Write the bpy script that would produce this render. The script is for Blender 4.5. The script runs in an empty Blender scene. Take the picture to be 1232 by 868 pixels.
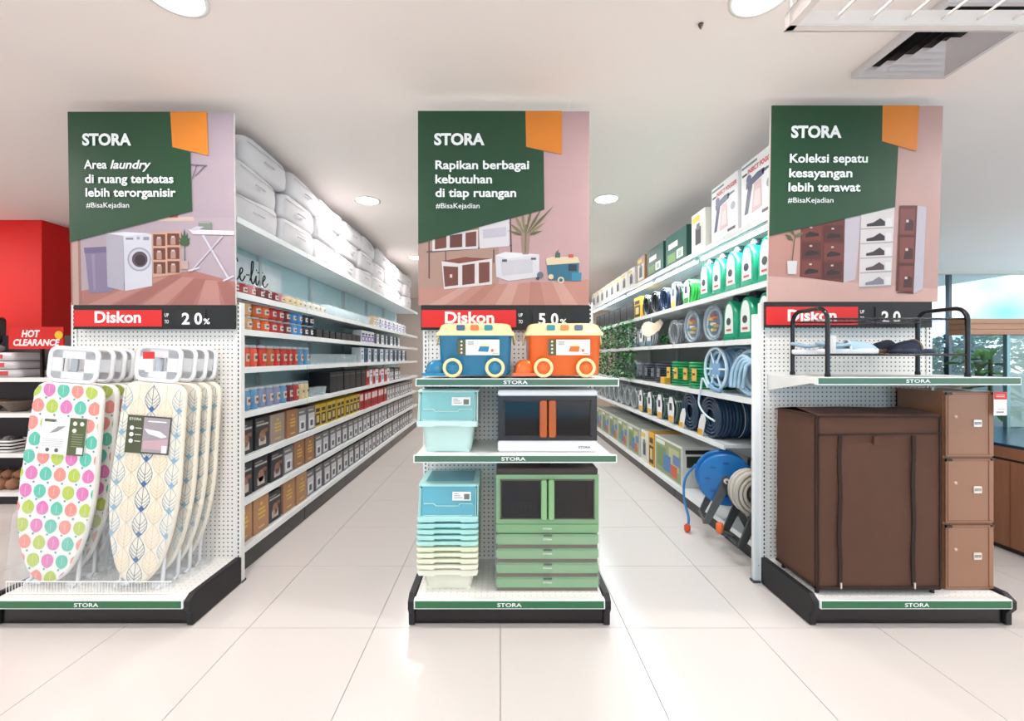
import bpy, bmesh, math, random
from mathutils import Vector, Matrix, noise
R = math.radians; PI = math.pi
random.seed(7)
SC = bpy.context.scene
COL = SC.collection
# ---------------------------------------------------------------- camera, world, lights, exposure
F = 513.0; CH = 1.29; VX = 602.0; VY = 430.0          # focal length in px, eye height, vanishing point
cam = bpy.data.cameras.new('camera'); camo = bpy.data.objects.new('camera', cam); COL.objects.link(camo)
camo.location = (0, 0, CH); camo.rotation_euler = (PI/2, 0, 0)
cam.sensor_fit = 'HORIZONTAL'; cam.sensor_width = 36; cam.lens = 36*F/1232
cam.shift_x = (616-VX)/1232; cam.shift_y = -(434-VY)/1232
cam.clip_start = 0.05; SC.camera = camo
SC.view_settings.view_transform = 'Standard'; SC.view_settings.look = 'None'
SC.view_settings.exposure = 0.14; SC.view_settings.gamma = 1.0
CEIL = 2.74
W = bpy.data.worlds.new('world'); SC.world = W; W.use_nodes = True
nt = W.node_tree; nt.nodes.clear()
def N(nt, t, **k):
    n = nt.nodes.new(t)
    for a, b in k.items(): setattr(n, a, b)
    return n
out = N(nt, 'ShaderNodeOutputWorld'); bg = N(nt, 'ShaderNodeBackground'); bg.inputs['Strength'].default_value = 2.0
tc = N(nt, 'ShaderNodeTexCoord'); no = N(nt, 'ShaderNodeTexNoise'); no.inputs['Scale'].default_value = 2.2; no.inputs['Detail'].default_value = 4
rp_ = N(nt, 'ShaderNodeValToRGB')
rp_.color_ramp.elements[0].position = .455; rp_.color_ramp.elements[0].color = (.17, .66, 1.0, 1)
rp_.color_ramp.elements[1].position = .53; rp_.color_ramp.elements[1].color = (1.0, .94, .91, 1)
nt.links.new(tc.outputs['Generated'], no.inputs['Vector']); nt.links.new(no.outputs['Fac'], rp_.inputs['Fac'])
nt.links.new(rp_.outputs['Color'], bg.inputs['Color']); nt.links.new(bg.outputs[0], out.inputs['Surface'])
def area(name, loc, rot, sx, sy, power, col=(1, 1, 1), shape='RECTANGLE'):
    l = bpy.data.lights.new(name, 'AREA'); l.shape = shape; l.size = sx; l.size_y = sy; l.energy = power; l.color = col
    o = bpy.data.objects.new(name, l); COL.objects.link(o); o.location = loc; o.rotation_euler = rot
    return o
# added fill lamps behind the camera, out of view, brightening hall and ceiling
for k, (x, y) in enumerate([(-3.4, -1.0), (0, -1.0), (3.4, -1.0), (-3.4, -3.6), (0, -3.6), (3.4, -3.6)]):
    area('fill_lamp', (x, y, CEIL-.03), (0, 0, 0), 1.2, .6, 24, (1, .95, .92))
for x, y in [(-6.4, .8), (-6.4, 3.0), (6.4, .8), (6.4, 3.0)]: area('fill_lamp', (x, y, CEIL-.03), (0, 0, 0), .6, 1.2, 48, (1, .94, .89))  # side fill lamps, added out of view to lift the ceiling brightness
# shelf tubes of the two aisles
TUBE_R = area('aisle_tube_lamp', (1.60, 5.1, 2.085), (0, R(-18), 0), .06, 5.0, 34, (.78, .94, 1))
DOWN = [(-1.23, 3.94), (.97, 3.9), (-1.3, 1.70), (1.04, 1.70), (-1.23, 6.2), (.97, 6.2),
        (-3.6, 1.7), (3.4, 1.7), (-1.23, 8.4), (.97, 8.4)]
POWER_DOWN = 17
# ---------------------------------------------------------------- helpers
def hx(s):
    s = s.lstrip('#'); r = []
    for i in (0, 2, 4):
        v = int(s[i:i+2], 16)/255; r.append(v/12.92 if v <= .04045 else ((v+.055)/1.055)**2.4)
    return (r[0], r[1], r[2], 1.0)
MATS = {}
def mat(kind):
    if kind in MATS: return MATS[kind]
    m = bpy.data.materials.new(kind); m.use_nodes = True; t = m.node_tree; b = t.nodes['Principled BSDF']
    at = N(t, 'ShaderNodeAttribute', attribute_name='Col')
    tc = N(t, 'ShaderNodeTexCoord'); nz = N(t, 'ShaderNodeTexNoise'); nz.inputs['Scale'].default_value = 9; nz.inputs['Detail'].default_value = 3
    t.links.new(tc.outputs['Object'], nz.inputs['Vector'])
    mr = N(t, 'ShaderNodeMapRange'); mr.inputs['To Min'].default_value = .93; mr.inputs['To Max'].default_value = 1.05
    t.links.new(nz.outputs['Fac'], mr.inputs['Value'])
    mx = N(t, 'ShaderNodeVectorMath', operation='MULTIPLY')
    t.links.new(at.outputs['Color'], mx.inputs[0]); t.links.new(mr.outputs[0], mx.inputs[1])
    t.links.new(mx.outputs[0], b.inputs['Base Color'])
    b.inputs['Roughness'].default_value = {'matte': .55, 'gloss': .22, 'metal': .3, 'fabric': .9, 'card': .5, 'film': .12, 'glass': .04,
        'tint': .12, 'milky': .3, 'foliage': .55, 'paint': .75, 'smoke': .08, 'foggy': .5}[kind]
    if kind == 'metal': b.inputs['Metallic'].default_value = .9
    if kind in ('film', 'glass', 'tint', 'milky', 'smoke'):
        b.inputs['Alpha'].default_value = {'film': .11, 'glass': .28, 'tint': .72, 'milky': .88, 'smoke': .82}[kind]
    if kind in ('fabric', 'foliage', 'paint'):
        bp = N(t, 'ShaderNodeBump'); n2 = N(t, 'ShaderNodeTexNoise'); n2.inputs['Scale'].default_value = {'fabric': 300, 'foliage': 40, 'paint': 60}[kind]
        bp.inputs['Strength'].default_value = .15 if kind != 'paint' else .04
        bp.inputs['Distance'].default_value = .01
        t.links.new(tc.outputs['Object'], n2.inputs['Vector']); t.links.new(n2.outputs['Fac'], bp.inputs['Height']); t.links.new(bp.outputs[0], b.inputs['Normal'])
    MATS[kind] = m; return m
def emit(name, col, s):
    m = bpy.data.materials.new(name); m.use_nodes = True; t = m.node_tree; t.nodes.clear()
    o = N(t, 'ShaderNodeOutputMaterial'); e = N(t, 'ShaderNodeEmission'); e.inputs[0].default_value = col; e.inputs[1].default_value = s
    t.links.new(e.outputs[0], o.inputs[0]); MATS[name] = m; return m
def holes(name, base, pitch, r, dark, rough=.5, slot=False):
    """sheet steel with punched holes: plane axes x/z (pegboard) or x/y (deck), 2 px wide in the photo"""
    m = bpy.data.materials.new(name); m.use_nodes = True; t = m.node_tree; b = t.nodes['Principled BSDF']; b.inputs['Roughness'].default_value = rough
    tc = N(t, 'ShaderNodeTexCoord'); sp = N(t, 'ShaderNodeSeparateXYZ'); t.links.new(tc.outputs['Object'], sp.inputs[0])
    def M_(op, a, b_=None):
        n = N(t, 'ShaderNodeMath', operation=op)
        for i, v in enumerate((a, b_)):
            if v is None: continue
            if isinstance(v, (int, float)): n.inputs[i].default_value = v
            else: t.links.new(v, n.inputs[i])
        return n.outputs[0]
    def cell(s): return M_('SUBTRACT', M_('FRACT', M_('DIVIDE', s, pitch)), .5)
    second = sp.outputs['Y'] if name == 'deck_sheet' else sp.outputs['Z']
    if slot:
        f = M_('LESS_THAN', M_('ABSOLUTE', cell(second)), .30); g = M_('LESS_THAN', M_('ABSOLUTE', sp.outputs['X']), .0035); f = M_('MULTIPLY', f, g)
    else:
        u, v = cell(sp.outputs['X']), cell(second)
        f = M_('LESS_THAN', M_('SQRT', M_('ADD', M_('MULTIPLY', u, u), M_('MULTIPLY', v, v))), r/pitch)
    mx = N(t, 'ShaderNodeMix', data_type='RGBA'); t.links.new(f, mx.inputs[0]); mx.inputs[6].default_value = hx(base); mx.inputs[7].default_value = hx(dark)
    t.links.new(mx.outputs[2], b.inputs['Base Color']); MATS[name] = m; return m
holes('pegboard_sheet', '#eeeae4', .0245, .0042, '#55504c')
holes('deck_sheet', '#f2f0ec', .03, .003, '#b9b5ae')
holes('post_sheet', '#e8e6e2', .024, .004, '#1c1c1e', slot=True)
emit('lamp_glow', (1, .97, .93, 1), 9); emit('tube_glow', (.86, .97, 1, 1), 7)

class B:
    def __init__(s): s.v = []; s.f = []; s.c = []; s.s = []; s.M = None
    def add(s, vs, fs, c, sm=False):
        n = len(s.v); c = hx(c) if isinstance(c, str) else c
        if s.M is not None: vs = [s.M @ Vector(v) for v in vs]
        s.v += [tuple(v) for v in vs]
        for f in fs: s.f.append([i+n for i in f]); s.c.append(c); s.s.append(sm)
        return s
    def box(s, x0, x1, y0, y1, z0, z1, c):
        vs = [(x, y, z) for x in (x0, x1) for y in (y0, y1) for z in (z0, z1)]
        return s.add(vs, [(0, 1, 3, 2), (4, 6, 7, 5), (0, 4, 5, 1), (2, 3, 7, 6), (0, 2, 6, 4), (1, 5, 7, 3)], c)
    def loft(s, rings, c, cap0=True, cap1=True, sm=True):
        n = len(rings[0]); vs = [p for r in rings for p in r]; fs = []
        for k in range(len(rings)-1):
            for i in range(n):
                j = (i+1) % n; fs.append((k*n+i, k*n+j, (k+1)*n+j, (k+1)*n+i))
        s.add(vs, fs, c, sm)
        if cap0: s.add(rings[0], [tuple(range(n))], c)
        if cap1: s.add(rings[-1], [tuple(range(n))], c)
        return s
    def prism(s, ax, pts, a0, a1, c, bev=0, sm=False):
        cx = sum(p[0] for p in pts)/len(pts); cy = sum(p[1] for p in pts)/len(pts)
        w = max(abs(p[0]-cx) for p in pts); h = max(abs(p[1]-cy) for p in pts)
        def ring(a, k):
            q = [(cx+(u-cx)*(1-k/w), cy+(v-cy)*(1-k/h)) for u, v in pts]
            return [{'x': (a, u, v), 'y': (u, a, v), 'z': (u, v, a)}[ax] for u, v in q]
        sg = 1 if a1 > a0 else -1
        rs = [ring(a0, bev), ring(a0+sg*bev, 0), ring(a1-sg*bev, 0), ring(a1, bev)] if bev else [ring(a0, 0), ring(a1, 0)]
        return s.loft(rs, c, sm=sm or bev > 0)
    def rp(s, ax, cu, cv, w, h, r, a0, a1, c, bev=0, n=3):
        return s.prism(ax, [(cu+u, cv+v) for u, v in rrect(w, h, r, n)], a0, a1, c, bev, sm=False)
    def lathe(s, prof, n, c, ctr=(0, 0, 0), ax='z'):
        rs = []
        for r, a in prof:
            ring = []
            for i in range(n):
                t = 2*PI*i/n; u, v = r*math.cos(t), r*math.sin(t)
                p = {'z': (u, v, a), 'y': (u, a, v), 'x': (a, u, v)}[ax]
                ring.append((p[0]+ctr[0], p[1]+ctr[1], p[2]+ctr[2]))
            rs.append(ring)
        return s.loft(rs, c)
    def tube(s, pts, r, c, n=6, closed=False):
        P = [Vector(p) for p in pts]; m = len(P); rs = []; up = None
        for i in range(m):
            d = (P[(i+1) % m]-P[i-1]) if closed else (P[min(i+1, m-1)]-P[max(i-1, 0)])
            d.normalize()
            if up is None: up = Vector((0, 0, 1)) if abs(d.z) < .9 else Vector((1, 0, 0))
            a = up-d*up.dot(d); a.normalize(); up = a; b = d.cross(a)
            rs.append([P[i]+a*(r*math.cos(2*PI*k/n))+b*(r*math.sin(2*PI*k/n)) for k in range(n)])
        if closed: rs.append(rs[0]); return s.loft(rs, c, False, False)
        return s.loft(rs, c)
    def ring(s, ctr, R_, r, ax, c, n=20, m=6, a0=0, a1=2*PI, jit=0):
        cl = abs(a1-a0-2*PI) < 1e-6; k = n if cl else n+1; ps = []
        for i in range(k):
            t = a0+(a1-a0)*i/n; q = R_*(1+jit*math.sin(3*t+jit*90)); u, v = q*math.cos(t), q*math.sin(t)
            p = {'z': (u, v, 0), 'y': (u, 0, v), 'x': (0, u, v)}[ax]
            ps.append((p[0]+ctr[0], p[1]+ctr[1], p[2]+ctr[2]))
        return s.tube(ps, r, c, m, closed=cl)
    def poly(s, pts, c): return s.add(pts, [tuple(range(len(pts)))], c)
    def quad2(s, x0, x1, z0, z1, y, c): return s.poly([(x0, y, z0), (x1, y, z0), (x1, y, z1), (x0, y, z1)], c)
    def mesh(s, name, kind='matte', bevel=0, recalc=True):
        me = bpy.data.meshes.new(name); me.from_pydata(s.v, [], s.f)
        for p, sm in zip(me.polygons, s.s): p.use_smooth = sm
        ca = me.color_attributes.new('Col', 'FLOAT_COLOR', 'CORNER'); buf = []
        for f, c in zip(s.f, s.c): buf += list(c)*len(f)
        ca.data.foreach_set('color', buf)
        if recalc or bevel:
            bm = bmesh.new(); bm.from_mesh(me)
            if bevel: bmesh.ops.remove_doubles(bm, verts=bm.verts, dist=1e-5)
            if recalc: bmesh.ops.recalc_face_normals(bm, faces=bm.faces)
            if bevel: bmesh.ops.bevel(bm, geom=[e for e in bm.edges if len(e.link_faces) == 2 and e.calc_face_angle(0) > .6], offset=bevel, segments=2, affect='EDGES')
            bm.to_mesh(me); bm.free()
        me.materials.append(MATS.get(kind) or mat(kind)); return me
    def obj(s, name, parent=None, kind='matte', bevel=0, loc=(0, 0, 0), recalc=True):
        return link(name, s.mesh(name, kind, bevel, recalc), parent, loc)
def cr(pts, k=5):
    P = []; V = [Vector(p) for p in pts]; m = len(V)
    for i in range(m-1):
        a, b, c, d = V[max(i-1, 0)], V[i], V[i+1], V[min(i+2, m-1)]
        for q in range(k): u = q/k; P.append(.5*((2*b)+(c-a)*u+(2*a-5*b+4*c-d)*u*u+(3*b-a-3*c+d)*u**3))
    return P+[V[-1]]
def rrect(w, h, r, n=3):
    pts = []
    for cx, cy, a in ((w/2-r, h/2-r, 0), (-w/2+r, h/2-r, 90), (-w/2+r, -h/2+r, 180), (w/2-r, -h/2+r, 270)):
        for i in range(n+1):
            t = R(a+90*i/n); pts.append((cx+r*math.cos(t), cy+r*math.sin(t)))
    return pts
def link(name, me, parent=None, loc=(0, 0, 0)):
    o = bpy.data.objects.new(name, me); COL.objects.link(o); o.location = loc
    if parent: o.parent = parent
    return o
def tag(o, label, cat, group=None):
    o['label'] = label; o['category'] = cat
    if group: o['group'] = group
    return o
def thing(name, label, cat, loc=(0, 0, 0), rz=0, group=None):
    o = bpy.data.objects.new(name, None); COL.objects.link(o); o.empty_display_size = .05
    o.location = loc; o.rotation_euler = (0, 0, rz); return tag(o, label, cat, group)
def struct(o): o['kind'] = 'structure'; return o
KIDS = {}
def copy_tree(o, loc, rz=None, label=None, group=None):
    def cp(a, p):
        c = a.copy(); COL.objects.link(c); c.parent = p
        for ch in a.children: cp(ch, c)
        return c
    r = cp(o, None); r.location = loc
    if rz is not None: r.rotation_euler = (0, 0, rz)
    if label: r['label'] = label
    if group: r['group'] = group
    return r
ORD = ['first', 'second', 'third', 'fourth', 'fifth', 'sixth', 'seventh', 'eighth', 'ninth', 'tenth', 'eleventh', 'twelfth', 'thirteenth', 'fourteenth',
       'fifteenth', 'sixteenth', 'seventeenth', 'eighteenth', 'nineteenth', 'twentieth']
ORD += ['twenty-'+w for w in ORD[:9]]+['thirtieth']+['thirty-'+w for w in ORD[:9]]+['fortieth']+['forty-'+w for w in ORD[:9]]
# lettering
TXT = {}
def text_raw(s, bold, shear):
    k = (s, bold, shear)
    if k not in TXT:
        cu = bpy.data.curves.new('t', 'FONT'); cu.body = s; cu.size = 1; cu.offset = bold; cu.shear = shear; cu.resolution_u = 3
        o = bpy.data.objects.new('t', cu); COL.objects.link(o)
        bpy.context.view_layer.update()
        me = bpy.data.meshes.new_from_object(o.evaluated_get(bpy.context.evaluated_depsgraph_get()))
        vs = [(v.co.x, v.co.y) for v in me.vertices]; fs = [tuple(p.vertices) for p in me.polygons]
        bpy.data.objects.remove(o); bpy.data.curves.remove(cu); bpy.data.meshes.remove(me)
        TXT[k] = (vs, fs)
    return TXT[k]
CAPH = None
def letters(b, s, x0, x1, zb, cap, y, c, bold=.02, shear=0, vert=False, xm=1):
    """add lettering in the x/z plane (front = -y) to builder b"""
    global CAPH
    if CAPH is None: CAPH = max(v[1] for v in text_raw('H', 0, 0)[0])
    vs, fs = text_raw(s, bold, shear); a = min(v[0] for v in vs); d = max(v[0] for v in vs)
    kx = (x1-x0)/(d-a); kz = cap/CAPH
    b.add([(x0+(v[0]-a)*kx, y, zb+v[1]*kz) for v in vs], fs, c); return b
# warm the text cache while the scene is small
for s_, bo, sh in [('STORA', .04, 0), ('STORA', .02, 0), ('Area', .024, 0), ('laundry', .024, .25), ('di ruang terbatas', .024, 0), ('lebih terorganisir', .024, 0), ('#BisaKejadian', .004, 0),
        ('Rapikan berbagai', .024, 0), ('kebutuhan', .024, 0), ('di tiap ruangan', .024, 0), ('Koleksi sepatu', .024, 0), ('kesayangan', .024, 0), ('lebih terawat', .024, 0),
        ('Diskon', .03, 0), ('2', .03, 0), ('0', .03, 0), ('5', .03, 0), ('3', .03, 0), ('%', .02, 0), ('UP', .02, 0), ('TO', .02, 0), ('HOT', .04, .2), ('CLEARANCE', .04, .2), ('INSECT FOGGER', .03, 0)]:
    text_raw(s_, bo, sh)
# ---------------------------------------------------------------- setting
def simple_mat(name, base, rough, nscale=3, amt=.04, bump=0, spec=None):
    m = bpy.data.materials.new(name); m.use_nodes = True; t = m.node_tree; b = t.nodes['Principled BSDF']; b.inputs['Roughness'].default_value = rough
    if spec is not None: b.inputs['Specular IOR Level'].default_value = spec
    tc = N(t, 'ShaderNodeTexCoord'); nz = N(t, 'ShaderNodeTexNoise'); nz.inputs['Scale'].default_value = nscale; nz.inputs['Detail'].default_value = 4
    gm = N(t, 'ShaderNodeNewGeometry'); t.links.new(gm.outputs['Position'], nz.inputs['Vector'])
    mx = N(t, 'ShaderNodeMix', data_type='RGBA'); c = hx(base); mx.inputs[6].default_value = tuple(x*(1-amt) for x in c[:3])+(1,); mx.inputs[7].default_value = tuple(min(1, x*(1+amt)) for x in c[:3])+(1,)
    t.links.new(nz.outputs['Fac'], mx.inputs[0]); t.links.new(mx.outputs[2], b.inputs['Base Color'])
    if bump:
        bp = N(t, 'ShaderNodeBump'); bp.inputs['Strength'].default_value = bump; t.links.new(nz.outputs['Fac'], bp.inputs['Height']); t.links.new(bp.outputs[0], b.inputs['Normal'])
    MATS[name] = m; return m
simple_mat('floor_tile', '#dbd4d0', .2, 1.2, .02, spec=.4)
simple_mat('grout', '#a9a29c', .8)
simple_mat('ceiling_paint', '#fbf1eb', .85, .8, .025)
simple_mat('red_paint', '#ea150e', .6, 1, .04)
simple_mat('beige_paint', '#ddd0c4', .8, 1, .04)
def wood_mat(name, a, bcol, rough=.4, vert=True):
    m = bpy.data.materials.new(name); m.use_nodes = True; t = m.node_tree; b = t.nodes['Principled BSDF']; b.inputs['Roughness'].default_value = rough
    tc = N(t, 'ShaderNodeNewGeometry'); mp = N(t, 'ShaderNodeMapping'); mp.inputs['Scale'].default_value = (14, 14, 1.2) if vert else (1.2, 1.2, 16)
    nz = N(t, 'ShaderNodeTexNoise'); nz.inputs['Scale'].default_value = 1.6; nz.inputs['Detail'].default_value = 5
    t.links.new(tc.outputs['Position'], mp.inputs[0]); t.links.new(mp.outputs[0], nz.inputs['Vector'])
    mx = N(t, 'ShaderNodeMix', data_type='RGBA'); mx.inputs[6].default_value = hx(a); mx.inputs[7].default_value = hx(bcol)
    t.links.new(nz.outputs['Fac'], mx.inputs[0]); t.links.new(mx.outputs[2], b.inputs['Base Color']); MATS[name] = m
wood_mat('kiosk_wood', '#8a5034', '#b87a58')
wood_mat('beam_wood', '#9a6a4c', '#c09070', vert=False)
wood_mat('grey_plank', '#7e8082', '#a8a9aa', .6, vert=False)
T = .6
fl = struct(B().box(-9, 9, -5, 10.6, -.06, -.006, '#a9a29c').obj('floor', kind='grout'))
tm = B().box(-T/2+.0012, T/2-.0012, -T/2+.0012, T/2-.0012, -.006, 0, '#e9e4e1').mesh('tile', 'floor_tile', bevel=.0007)
cells = []
for i in range(-15, 15):
    for j in range(-4, 18):
        x, y = (i+.5)*T, .23+(j+.5)*T-.0
        cells.append((x, y))
def seen(c): return c[1] > .5 and abs(c[0]) < 1.25*(c[1]+.5)
vis = sorted([c for c in cells if seen(c)], key=lambda c: math.hypot(*c))
for c in vis[:296]: link('tile', tm, fl, (c[0], c[1], 0))
rest = B()
for x, y in [c for c in cells if not seen(c)]+vis[296:]: rest.box(x-T/2+.0012, x+T/2-.0012, y-T/2+.0012, y+T/2-.0012, -.006, 0, '#e9e4e1')
o = rest.obj('tile', fl, 'floor_tile'); o['kind'] = 'stuff'
struct(B().box(-9, 9, -5, 10.6, CEIL, CEIL+.1, '#ffffff').obj('ceiling', kind='ceiling_paint'))
struct(B().box(-9, 2.75, 10.5, 10.6, 0, CEIL, '#ffffff').obj('wall_back', kind='beige_paint'))
struct(B().box(-9.1, -9, -5, 10.6, 0, CEIL, '#ffffff').obj('wall_left', kind='beige_paint'))
struct(B().box(2.7, 2.8, 7.3, 10.5, 0, CEIL, '#ffffff').obj('wall_side', kind='beige_paint'))
# red column on the left
b = B().box(-9, -4.84, 4.5, 6.6, 0, CEIL, '#ffffff'); struct(b.obj('wall_red', kind='red_paint', bevel=.003))
# window wall on the right
wn = struct(B().box(2.8, 9, 7.18, 7.3, 2.70, CEIL, '#e6ddd2').obj('window_1', kind='paint'))
for x in (2.82, 4.4, 6.0, 7.6, 8.97): B().box(x-.025, x+.025, 7.2, 7.26, .1, 2.70, '#5c6468').obj('window_frame', wn, 'metal')
B().box(2.8, 9, 7.18, 7.3, 0, .1, '#3b4046').obj('window_sill', wn, 'metal')
for k in range(4):
    x = (2.82, 4.4, 6.0, 7.6)[k]; B().box(x+.03, x+1.52, 7.225, 7.235, .1, 2.70, '#bfe4e8').obj('pane', wn, 'film')
B().box(2.8, 9, 7.1, 7.18, 2.68, CEIL, '#d9cdbf').obj('cornice', wn, 'paint')
# ---------------------------------------------------------------- ceiling things
for k, (x, y) in enumerate(DOWN):
    col = 'left' if x < 0 else 'right'
    if abs(x) > 3: lab = 'round recessed ceiling downlight at the far %s side, %s from the camera' % (col, 'nearest')
    else: lab = 'round recessed ceiling downlight over the %s aisle, %s one from the camera' % (col, ('first', 'second', 'third', 'fourth')[int(round((y-1.7)/2.2))])
    t = thing('ceiling_downlight', lab, 'ceiling light', (x, y, CEIL), 0, 'recessed ceiling downlights')
    B().lathe([(.118, 0), (.118, -.006), (.104, -.009), (.100, -.004), (.100, 0)], 28, '#f2f0ec').obj('trim_ring', t, 'gloss')
    B().lathe([(.099, -.001), (.099, -.003), (.02, -.004)], 28, '#ffffff').obj('diffuser', t, 'lamp_glow')
    l = area('downlight_lamp', (0, 0, -.012), (0, 0, 0), .19, .19, POWER_DOWN, (1, .97, .95), 'DISK'); l.parent = t
# square diffuser vent
t = thing('ceiling_vent', 'square white air vent with stepped louvres in the ceiling at right', 'vent', (2.023, 1.935, CEIL))
B().box(-.2, .2, -.2, .2, -.005, -.001, '#1a1614').obj('backing', t); b = B()
for sx in (-1, 1): b.box(min(sx*.215, sx*.235), max(sx*.215, sx*.235), -.235, .235, -.034, 0, '#d6d1d2').box(-.215, .215, min(sx*.215, sx*.235), max(sx*.215, sx*.235), -.034, 0, '#d6d1d2')
b.obj('frame', t, 'matte')
for k in range(5):
    a = .217-k*.043; b = B(); z0 = -.006
    for sx in (-1, 1):
        b.add([(sx*a, -a, -.032), (sx*a, a, -.032), (sx*(a-.034), a-.034, z0), (sx*(a-.034), -a+.034, z0)], [(0, 1, 2, 3)], '#c9c4c6')
        b.add([(-a, sx*a, -.032), (a, sx*a, -.032), (a-.034, sx*(a-.034), z0), (-a+.034, sx*(a-.034), z0)], [(0, 1, 2, 3)], '#c9c4c6')
    b.obj('louvre', t, 'matte', recalc=False)
# white ceiling-hung grid rack
t = thing('hanging_grid_rack', 'white metal grid rack hung from the ceiling, top right corner', 'rack', (1.02, 1.53, 2.46))
g = B(); g.box(0, 1.6, -.03, 0, .0, .055, '#efe6e0'); g.box(0, .03, -.9, 0, 0, .055, '#efe6e0'); g.box(1.57, 1.6, -.9, 0, 0, .055, '#efe6e0'); g.box(0, 1.6, -.93, -.9, 0, .055, '#efe6e0')
g.obj('frame', t, 'gloss', bevel=.003)
for k in range(12): B().tube([(.16+.125*k, -.9, .02), (.16+.125*k, -.015, .02)], .005, '#efe6e0').obj('rod', t, 'gloss')
for x in (.015, 1.585):
    for y in (-.02, -.9): B().tube([(x, y, .05), (x, y, CEIL-2.46)], .006, '#e4dcd6').obj('hanger', t, 'gloss')
o = B().lathe([(.0, 0), (.012, -.004), (.006, -.02), (0, -.03)], 8, '#5b4a44', (.87, 1.85, CEIL)).obj('ceiling_hook', kind='matte'); tag(o, 'tiny dark hook in the ceiling above the right aisle mouth', 'hook')
# ---------------------------------------------------------------- end cap stands
YB, YF = 2.43, 2.03
def strip_letters(w, z0, z1, c='#e8ece6', x=0):
    b = B(); h = (z1-z0)
    return letters(b, 'STORA', x-.058, x+.058, z0+h*.2, h*.6, -.0015, c, .02)
def endcap(label, x0, x1, shelves, lx=0, dy=0):
    w = x1-x0; cx = (x0+x1)/2
    t = thing('endcap_stand', label, 'display stand', (cx, YB, 0))
    h = w/2; yf = YF-YB
    B().box(-h+.03, h-.03, 0, .015, .12, 1.50, '#ffffff').obj('pegboard', t, 'pegboard_sheet')
    for s in (-1, 1):
        B().box(-.015, .015, -.006, .03, 0, 1.60, '#ffffff').obj('post', t, 'post_sheet', loc=(s*(h-.015), 0, 0))
    B().box(-h+.035, h-.035, yf+.02, 0, .12, .14, '#ffffff').obj('base_deck', t, 'deck_sheet')
    B().box(-h+.02, h-.02, yf+.03, yf+.045, .004, .12, '#101012').obj('kick_plate', t, 'gloss')
    for s in (-1, 1):
        pts = [(0, .004), (yf+.015, .004), (yf+.015, .06), (yf-.005, .09), (yf-.005, .128), (yf+.03, .152), (0, .152)]
        a = s*h; c = s*(h-.03)
        B().prism('x', pts, min(a, c), max(a, c), '#161518').obj('base_side', t, 'matte', bevel=.002)
    r = B().box(-h+.03, h-.03, yf-.012, yf+.02, .096, .14, '#eef0ec').obj('price_rail', t, 'gloss', bevel=.0015)
    B().box(-h+.036, h-.036, yf-.0135, yf-.012, .101, .134, '#2f6b45').obj('green_insert', r, 'gloss')
    lt = strip_letters(w, .103, .132, x=lx); lt.v = [(v[0], yf-.0135+v[1], v[2]) for v in lt.v]; lt.obj('lettering', r, 'matte', recalc=False)
    for z, hh, xo in shelves:
        s_ = B().box(-h+.012+xo, h-.012+xo, yf+.03, -.002, z-.018, z, '#e9eae6').obj('shelf', t, 'matte', bevel=.001)
        rb = B().box(-h+.004+xo, h+.012+xo, yf+.008, yf+.03, z-hh, z+.002, '#eef0ec').obj('price_rail', s_, 'gloss', bevel=.0015)
        rb2 = B().box(-h+.01+xo, h+.006+xo, yf+.0065, yf+.008, z-hh+.006, z-.002, '#4d7059').obj('green_insert', s_, 'gloss')
        lt = strip_letters(w, z-hh+.007, z-.003, x=lx+xo); lt.v = [(v[0], yf+.0065+v[1], v[2]) for v in lt.v]; lt.obj('lettering', s_, 'matte', recalc=False)
        for s in (-1, 1):
            pts = [(-.002, z-.09), (yf+.06, z-.03), (yf+.03, z-.03), (yf+.03, z-.002), (-.002, z-.002)]
            a = s*(h-.012)+xo; B().prism('x', pts, a-.0015, a+.0015, '#e8e8e4').obj('bracket', s_, 'matte')
    return t
LX0, LX1 = -2.44, -1.475
CX0, CX1 = -.44, .526
RX0, RX1 = 1.485, 2.455
endcap('white pegboard end stand with black base holding the ironing boards', LX0, LX1, [])
endcap('middle white pegboard end stand with two shelves of storage boxes', CX0, CX1, [(1.186, .036, .03), (.82, .036, .02)])
endcap('white pegboard end stand under the brown fabric wardrobe', RX0, RX1, [(1.192, .036, .025)])
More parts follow.
